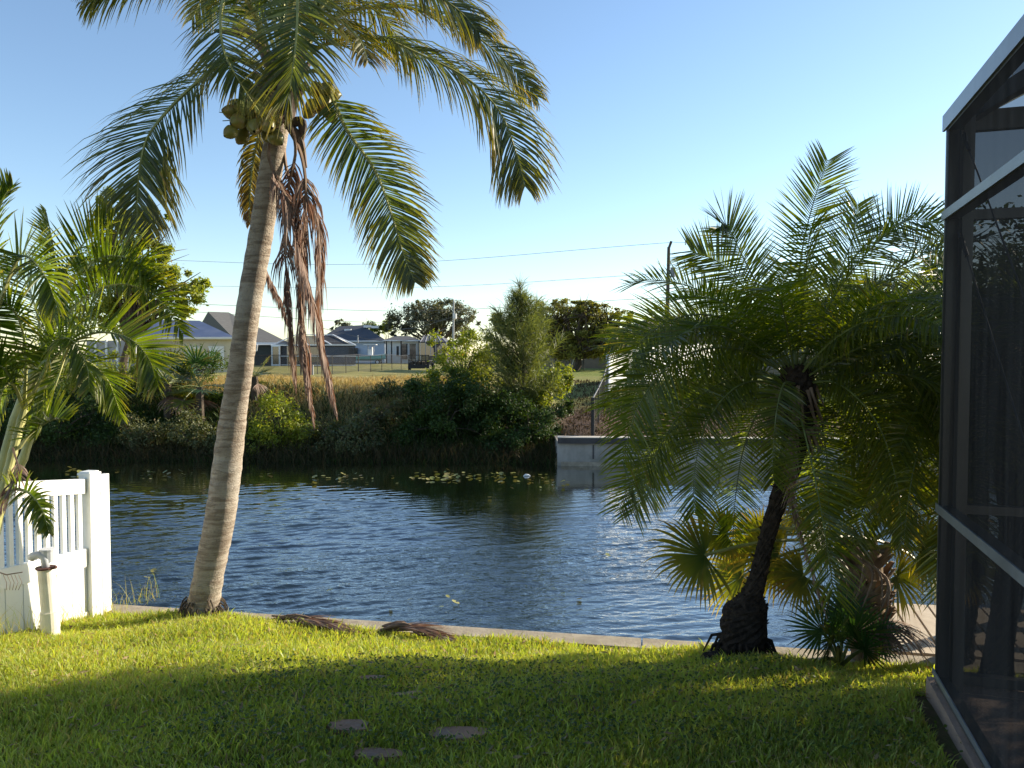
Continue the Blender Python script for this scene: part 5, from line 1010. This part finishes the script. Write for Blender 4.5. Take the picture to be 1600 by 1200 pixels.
# ------------------------------------------------------------------ boat on a trailer
bc = P(580, 558, 104); bz = .55; bt = thing('boat', 'teal hulled motor boat with white console and top parked on a trailer', 'boat', (bc[0], 104, bz))
L_ = 3.9; st = []; n_s = 12
for i in range(n_s):
    u = i/(n_s-1); x = bc[0]-L_/2+L_*u; hw = .75*(1-max(0, (u-.5)/.5)**2.2*.95) ; sh = 1.02+.32*u**2; kl = .48+.35*max(0, u-.55)**1.6*2; st.append((x, hw, sh, kl))
mb = MB(); v = []
for x, hw, sh, kl in st: v += [(x, 104-hw, bz+sh), (x, 104-hw*.85, bz+kl+.2), (x, 104, bz+kl), (x, 104+hw*.85, bz+kl+.2), (x, 104+hw, bz+sh)]
f = [(i*5+j, i*5+j+1, (i+1)*5+j+1, (i+1)*5+j) for i in range(n_s-1) for j in range(4)]+[(0, 1, 2, 3, 4)]; mb.add(v, f); mb.build('hull', M['teal'], bt)
mb = MB(); v = []
for x, hw, sh, kl in st: v += [(x, 104-hw-.03, bz+sh), (x, 104-hw-.03, bz+sh+.08), (x, 104+hw+.03, bz+sh+.08), (x, 104+hw+.03, bz+sh)]
mb.add(v, [(i*4+j, i*4+j+1, (i+1)*4+j+1, (i+1)*4+j) for i in range(n_s-1) for j in range(3)]); mb.build('deck', M['white_gel'], bt)
mb = MB(); mb.box((bc[0]-.1, 104, bz+1.6), (.6, .6, .85)); mb.box((bc[0]+.15, 104, bz+2.1), (.06, .55, .4)); mb.build('console', M['white_gel'], bt)
mb = MB(); mb.box((bc[0]-.1, 104, bz+2.62), (1.7, 1.2, .08)); mb.build('top', M['white_gel'], bt)
mb = MB()
for sx_ in (-.5, .35):
    for sy_ in (-.4, .4): mb.tube([(bc[0]+sx_, 104+sy_, bz+1.2), (bc[0]+sx_*.8, 104+sy_, bz+2.6)], .03, 5)
mb.build('top_frame', M['galv'], bt)
mb = MB(); mb.box((bc[0]-L_/2-.2, 104, bz+1.15), (.35, .3, .5)); mb.tube([(bc[0]-L_/2-.2, 104, bz+.4), (bc[0]-L_/2-.2, 104, bz+1)], .08, 6); mb.build('outboard_motor', M['tyre'], bt)
bt2 = thing('boat_trailer', 'low white trailer under the teal boat', 'trailer', (bc[0], 104, bz-.05))
mb = MB(); 
for sy_ in (-.6, .6): mb.bar((bc[0]-L_/2-.5, 104+sy_, bz+.36), (bc[0]+L_/2-.6, 104+sy_, bz+.36), .12, .14)
mb.bar((bc[0]+L_/2-.6, 104, bz+.36), (bc[0]+L_/2+.5, 104, bz+.36), .10, .10); mb.build('frame', M['white_gel'], bt2)
for sy_ in (-.85, .85):
    mb = MB(); mb.tube([(bc[0]+1.0, 104+sy_-.1, bz+.28), (bc[0]+1.0, 104+sy_+.1, bz+.28)], .32, 14); w1 = mb.build('wheel', M['tyre'], bt2)
    mb = MB(); mb.tube([(bc[0]+1.0, 104+sy_-.12, bz+.28), (bc[0]+1.0, 104+sy_+.12, bz+.28)], .18, 12); mb.build('rim', M['white_gel'], w1)
# ------------------------------------------------------------------ black utility trailer
ub = P(658, 580, 60); zU = .55; ut = thing('utility_trailer', 'black open utility trailer with railed sides on the straw coloured field', 'trailer', (ub[0], 60, zU))
mb = MB(); mb.box((ub[0], 60, zU+.42), (1.6, 3.0, .10)); mb.box((ub[0], 58.48, zU+.34), (1.6, .05, .30)); mb.build('bed', M['black_metal'], ut)
mb = MB(); x0, x1 = ub[0]-.78, ub[0]+.78
for z in (.78, 1.2):
    mb.bar((x0, 58.5, zU+z), (x1, 58.5, zU+z), .05, .05)
    for x in (x0, x1): mb.bar((x, 58.5, zU+z), (x, 61.5, zU+z), .05, .05)
for k in range(7): x = x0+(x1-x0)*k/6; mb.bar((x, 58.5, zU+.4), (x, 58.5, zU+1.22), .05, .05, up=(0, 1, 0))
for k in range(1, 6):
    for x in (x0, x1): mb.bar((x, 58.5+k*.6, zU+.4), (x, 58.5+k*.6, zU+1.2), .05, .05, up=(0, 1, 0))
mb.build('side_rail', M['black_metal'], ut)
for x in (x0-.14, x1+.14): mb = MB(); mb.tube([(x-.09, 60.2, zU+.3), (x+.09, 60.2, zU+.3)], .32, 14); mb.build('wheel', M['tyre'], ut)
mb = MB()
for k in range(9): mb.box((ub[0]-.6+.15*k, 59.3+.1*(k % 3), zU+.58+.04*(k % 2)), (.2, .5, .22), ((1, .2*math.sin(k), 0), (-.2*math.sin(k), 1, 0), (0, 0, 1)))
mb.build('load', M['bark'], ut)
# ------------------------------------------------------------------ fences and posts far away
def chain(name, label, pts, h, px_w=.06, step=2.6, m=M['black_metal'], grp=None, zf=None, mesh=True):
    zf = zf or (lambda x, y: float(far_z(x, y))); p0 = pts[0]; T = thing(name, label, 'fence', (p0[0], p0[1], zf(*p0)), grp)
    for a, b in zip(pts[:-1], pts[1:]):
        a = np.array(a); b = np.array(b); L = np.linalg.norm(b-a); n = max(1, round(L/step))
        for k in range(n+1 if b is pts[-1] or tuple(b) == tuple(pts[-1]) else n):
            p = a+(b-a)*k/n; z = zf(*p); q = MB(); q.tube([(p[0], p[1], z-.05), (p[0], p[1], z+h+.04)], px_w/2*(1.5 if k == 0 else 1), 8); q.build('post', m, T)
        for k in range(n):
            p = a+(b-a)*k/n; q_ = a+(b-a)*(k+1)/n; za, zb_ = zf(*p), zf(*q_)
            q = MB(); q.tube([(p[0], p[1], za+h), (q_[0], q_[1], zb_+h)], px_w*.42, 6); q.build('rail', m, T)
            if mesh: q = MB(); poly(q, (p[0], p[1], za+.02), (q_[0], q_[1], zb_+.02), (q_[0], q_[1], zb_+h), (p[0], p[1], za+h)); q.build('mesh_panel', M['chainlink'], T)
chain('chainlink_fence', 'long black chain link fence crossing the dry field before the pool cage', [xy(385, 41.5), xy(470, 43), xy(560, 52), xy(640, 66)], 1.15, .045, 2.6)
chain('chainlink_fence', 'black chain link fence on the far seawall running back to the white fence', [(gx(926, 23.4), 23.4), (gx(948.5, 31.8), 31.8)], 1.2, .06, 3.0)
chain('chainlink_fence', 'black chain link fence along the top of the far seawall toward the right', [(gx(926, 23.4)+.02, 23.36), (9.0, far_line(9)+.3)], 1.2, .05, 2.6, mesh=False)
chain('chainlink_fence', 'black chain link fence before the brown wall under the spreading tree', [xy(868, 60), xy(912, 60)], 1.5, .06, 1.1)
mb = MB(); p = gz(P(483.5, 588, 43)); t = thing('wooden_post', 'brown square wooden post beside a grey one in the field before the pool cage', 'post', tuple(p)); mb.bar(p-Z*.1, p+Z*1.35, .17, .17, up=(0, 1, 0)); mb.build('shaft', M['post_wood'], t); mb = MB(); mb.box(p+Z*1.36, (.2, .2, .04)); mb.build('cap', M['post_wood'], t)
mb = MB(); p = gz(P(488.5, 588, 43.2)); t = thing('metal_post', 'short grey metal post right beside the brown wooden post', 'post', tuple(p)); mb.tube([p-Z*.1, p+Z*.66], .055, 8); mb.build('shaft', M['galv'], t); mb = MB(); mb.tube([p+Z*.66, p+Z*.70], .07, 8); mb.build('cap', M['galv'], t)
# far white fence
a = np.array([gx(951, 32), 32.0, 0]); d_ = np.array([math.cos(math.radians(55)), math.sin(math.radians(55)), 0]); n_ = np.array([d_[1], -d_[0], 0])
t = thing('vinyl_fence', 'tall solid white vinyl fence across the canal, partly hidden by date palm fronds', 'fence', (a[0], a[1], -.1))
def zg(s): p = a+d_*s; return float(far_z(p[0], p[1]))
mb = MB(); q = a-d_*.05; mb.bar(q+Z*(zg(0)-.2), q+Z*1.82, .14, .14, up=d_); mb.build('end_post', M['blue_wall_post_shade'], t)  # white post given pale blue: its shaded face is put into the colour
for k in range(5):
    s0, s1 = .1+k*2.4, (k+1)*2.4; tz = 1.86+.07*k if k else 1.84
    mb = MB(); x = s0
    if k == 0:
        mb.add([a+d_*.08+Z*(zg(0)-.1), a+d_*s1+Z*(zg(s1)-.1), a+d_*s1+Z*(tz+.15), a+d_*.8+Z*(tz+.15), a+d_*.08+Z*(tz-.12)], [(0, 1, 2, 3, 4)])
        mb.add([a+d_*.08+Z*(zg(0)-.1)-n_*.04, a+d_*s1+Z*(zg(s1)-.1)-n_*.04, a+d_*s1+Z*(tz+.15)-n_*.04, a+d_*.8+Z*(tz+.15)-n_*.04, a+d_*.08+Z*(tz-.12)-n_*.04], [(4, 3, 2, 1, 0)])
    else:
        while x < s1-.05: mb.bar(a+d_*(x+.145)+Z*(zg(x)-.1), a+d_*(x+.145)+Z*(tz+.1), .03, .28, up=d_); x += .295
    mb.build('board_panel', M['white_vinyl'], t)
    mb = MB(); mb.bar(a+d_*s0+Z*(tz+.16)+n_*.0, a+d_*s1+Z*(tz+.16), .06, .08); mb.build('top_rail', M['white_vinyl'], t) if k else None
    mb = MB(); mb.bar(a+d_*(s1+.05)+Z*(zg(s1)-.1), a+d_*(s1+.05)+Z*(tz+.26), .13, .13, up=d_); mb.build('post', M['white_vinyl'], t)
# garden chairs
def chair(px, D, label):
    p = P(px, 583, D); z = float(far_z(p[0], p[1])); t = thing('garden_chair', label, 'chair', (p[0], D, z)); W_ = M['white_gel']
    mb = MB(); mb.box((p[0], D, z+.42), (.5, .5, .05)); mb.build('seat', W_, t); mb = MB(); mb.bar((p[0]+.2, D, z+.45), (p[0]+.36, D, z+.95), .48, .04, up=(1, 0, 0)); mb.build('backrest', W_, t)
    for i in (-1, 1):
        for j in (-1, 1): mb = MB(); mb.bar((p[0]+i*.2, D+j*.2, z), (p[0]+i*.2, D+j*.2, z+.4), .05, .05, up=(0, 1, 0)); mb.build('leg', W_, t)
chair(890, 62, 'small white garden chair before the brown wall under the spreading tree')
# ------------------------------------------------------------------ utility poles and wires
t = thing('utility_pole', 'tall weathered wooden utility pole with grey transformer left of the date palm crown', 'utility pole', (gx(1043, 55), 55, .4))
pb_ = gz(P(1041, 560, 55), .4); ptp = P(1045, 386, 55); mb = MB(); mb.tube([pb_, ptp], [.17, .11], 10); mb.build('shaft', M['pole_wood'], t)
mb = MB(); mb.bar(P(1045, 388, 55), P(1049, 377, 55), .16, .14, up=(0, 1, 0)); mb.build('top_bracket', M['pole_wood'], t)
mb = MB(); mb.tube([P(1051.5, 433, 54.8), P(1051.5, 419, 54.8)], .17, 14); tr_ = mb.build('transformer', M['transformer'], t, smooth=False)
mb = MB(); mb.tube([P(1051.5, 419, 54.8), P(1051.5, 418, 54.8)], .185, 14); mb.build('lid', M['transformer'], tr_)
mb = MB(); mb.tube([P(1054.5, 427, 54.6), P(1054.5, 421, 54.6)], .05, 8); mb.build('bushing', M['porcelain'], tr_)
mb = MB(); mb.bar(P(1045, 425, 55), P(1050, 425, 54.9), .05, .3); mb.build('bracket', M['galv'], t)
mb = MB(); mb.tube([P(1047, 415, 54.9), P(1047.5, 408, 54.9)], .05, 6); mb.build('cutout_switch', M['porcelain'], t)
mb = MB(); mb.tube(cr([P(1055, 418, 54.7), P(1059, 425, 54.7), P(1057, 438, 54.7), P(1048, 442, 54.8)], 14), .016, 5); mb.tube([P(1043, 435, 54.8), P(1043.5, 439, 54.8)], .15, 10); mb.build('loop_wire', M['wire'], t)
mb = MB(); mb.tube([P(1071, 377, 54), P(1071, 383, 54)], .05, 6); mb.build('insulator', M['porcelain'], t)
t = thing('utility_pole', 'distant grey utility pole with small transformer before the grey green tree', 'utility pole', (gx(708, 100), 100, .5))
mb = MB(); mb.tube([gz(P(707.5, 560, 100)), P(709, 469, 100)], [.16, .10], 8); mb.build('shaft', M['galv'], t)
mb = MB(); mb.tube([P(710.5, 498, 99.7), P(710.5, 490, 99.7)], .26, 12); mb.build('transformer', M['porcelain'], t)
def wire(label, pts, sag=0, r=.016, n=24):
    pts = [P(*q) for q in pts]; o_ = cr(pts, n) if len(pts) > 2 else np.array([pts[0]+(pts[1]-pts[0])*u-Z*sag*4*u*(1-u) for u in np.linspace(0, 1, n)])
    q = MB(); q.tube(list(o_), r, 4); o = q.build('overhead_wire', M['wire']); tag(o, label, 'wire', 'overhead wires')
wire('topmost long wire rising to the tip of the tall utility pole', [(150, 402, 80), (560, 413, 66), (1046, 379, 55)], r=.014)
wire('second long wire meeting the tall utility pole below its transformer top', [(250, 446, 80), (640, 449, 68), (1041, 427, 55)], r=.014)
wire('wire leaving the transformer of the tall pole to the right', [(1053, 427, 55), (1300, 432, 52), (1620, 420, 48)], r=.012)
wire('long thin wire crossing the coconut trunk just above the grey hip roof', [(300, 475, 95), (640, 486, 98), (980, 468, 75), (1043, 465, 55)], r=.024)
wire('lower long thin wire skimming the far roofs behind the coconut trunk', [(300, 487, 96), (560, 503, 100), (708, 500, 100)], r=.022)
wire('wire from the tall pole curving into the date palm fronds', [(1043, 464, 55), (1150, 467, 50), (1300, 475, 45)], r=.012)
wire('short wire from the pole tip to a white insulator', [(1049, 378, 55), (1060, 379, 54.5), (1071, 379, 54)], r=.012)
wire('sagging service wire from the distant pole to the far dark roof', [(708, 495, 99), (650, 512, 100), (606, 515, 108)], r=.03)
wire('lower sagging service wire from the distant pole past the far dark roof to the left', [(706, 510, 98), (650, 529, 95), (590, 532, 95), (500, 512, 100)], r=.03)
# ------------------------------------------------------------------ lily pads and floating leaves
r = np.random.RandomState(9); V = []; Q = []; Cc = []
def pad(x, y, s, tilt=0.):
    n0 = len(V); a0 = r.uniform(0, 6.28); tz = tilt*r.uniform(0, 1)*s*2
    V.append((x, y, WZ+.02+tz*.4))
    for k in range(9): a = a0+k/8*5.6; V.append((x+math.cos(a)*s, y+math.sin(a)*s*.9, WZ+.02+tz*(.5+.5*math.sin(a-a0))))
    c = [r.rand(), 0, .4*(r.rand() < .2)]; Cc.extend([c]*10)
    for k in range(8): Q.append((n0, n0+1+k, n0+2+k))
for cx_, cy_, n in ((240, 740, 26), (330, 742, 6), (520, 748, 26), (560, 746, 12), (670, 745, 34), (700, 746, 34), (745, 747, 10), (770, 745, 24), (805, 746, 22), (830, 752, 6), (930, 766, 10), (900, 760, 5), (660, 755, 6), (150, 738, 12), (400, 744, 8)):
    for k in range(int(n*.55)):
        q = on_z(cx_+r.normal(0, 26), cy_+r.normal(0, 4), WZ)
        if q[1] < far_line(q[0])-.3: pad(q[0], q[1], r.uniform(.03, .085), .6)
for x_, y_ in ((845, 763), (800, 760), (765, 779), (690, 830), (640, 940), (712, 945), (690, 950), (700, 935), (610, 955), (880, 930), (190, 880), (215, 883), (230, 905), (905, 940), (240, 895), (515, 925), (950, 870)):
    q = on_z(x_, y_, WZ); pad(q[0], q[1], r.uniform(.03, .055), .5)
tag(np_mesh('lily_pads', np.array(V), np.array(Q), np.array(Cc), M['lily']), 'scattered yellow green lily pads and leaves floating on the canal', 'lily pads', None, 'stuff')
q = on_z(823, 744, WZ); o = None
mb = MB(); mb.tube([q+np.array([-.09, 0, .0]), q+np.array([-.03, 0, .03]), q+np.array([.05, .02, .02]), q+np.array([.10, 0, .0])], [.015, .035, .03, .01], 8); o = mb.build('floating_litter', M['white_gel'], smooth=True); tag(o, 'small white scrap floating among the lily pads near the far seawall', 'litter')
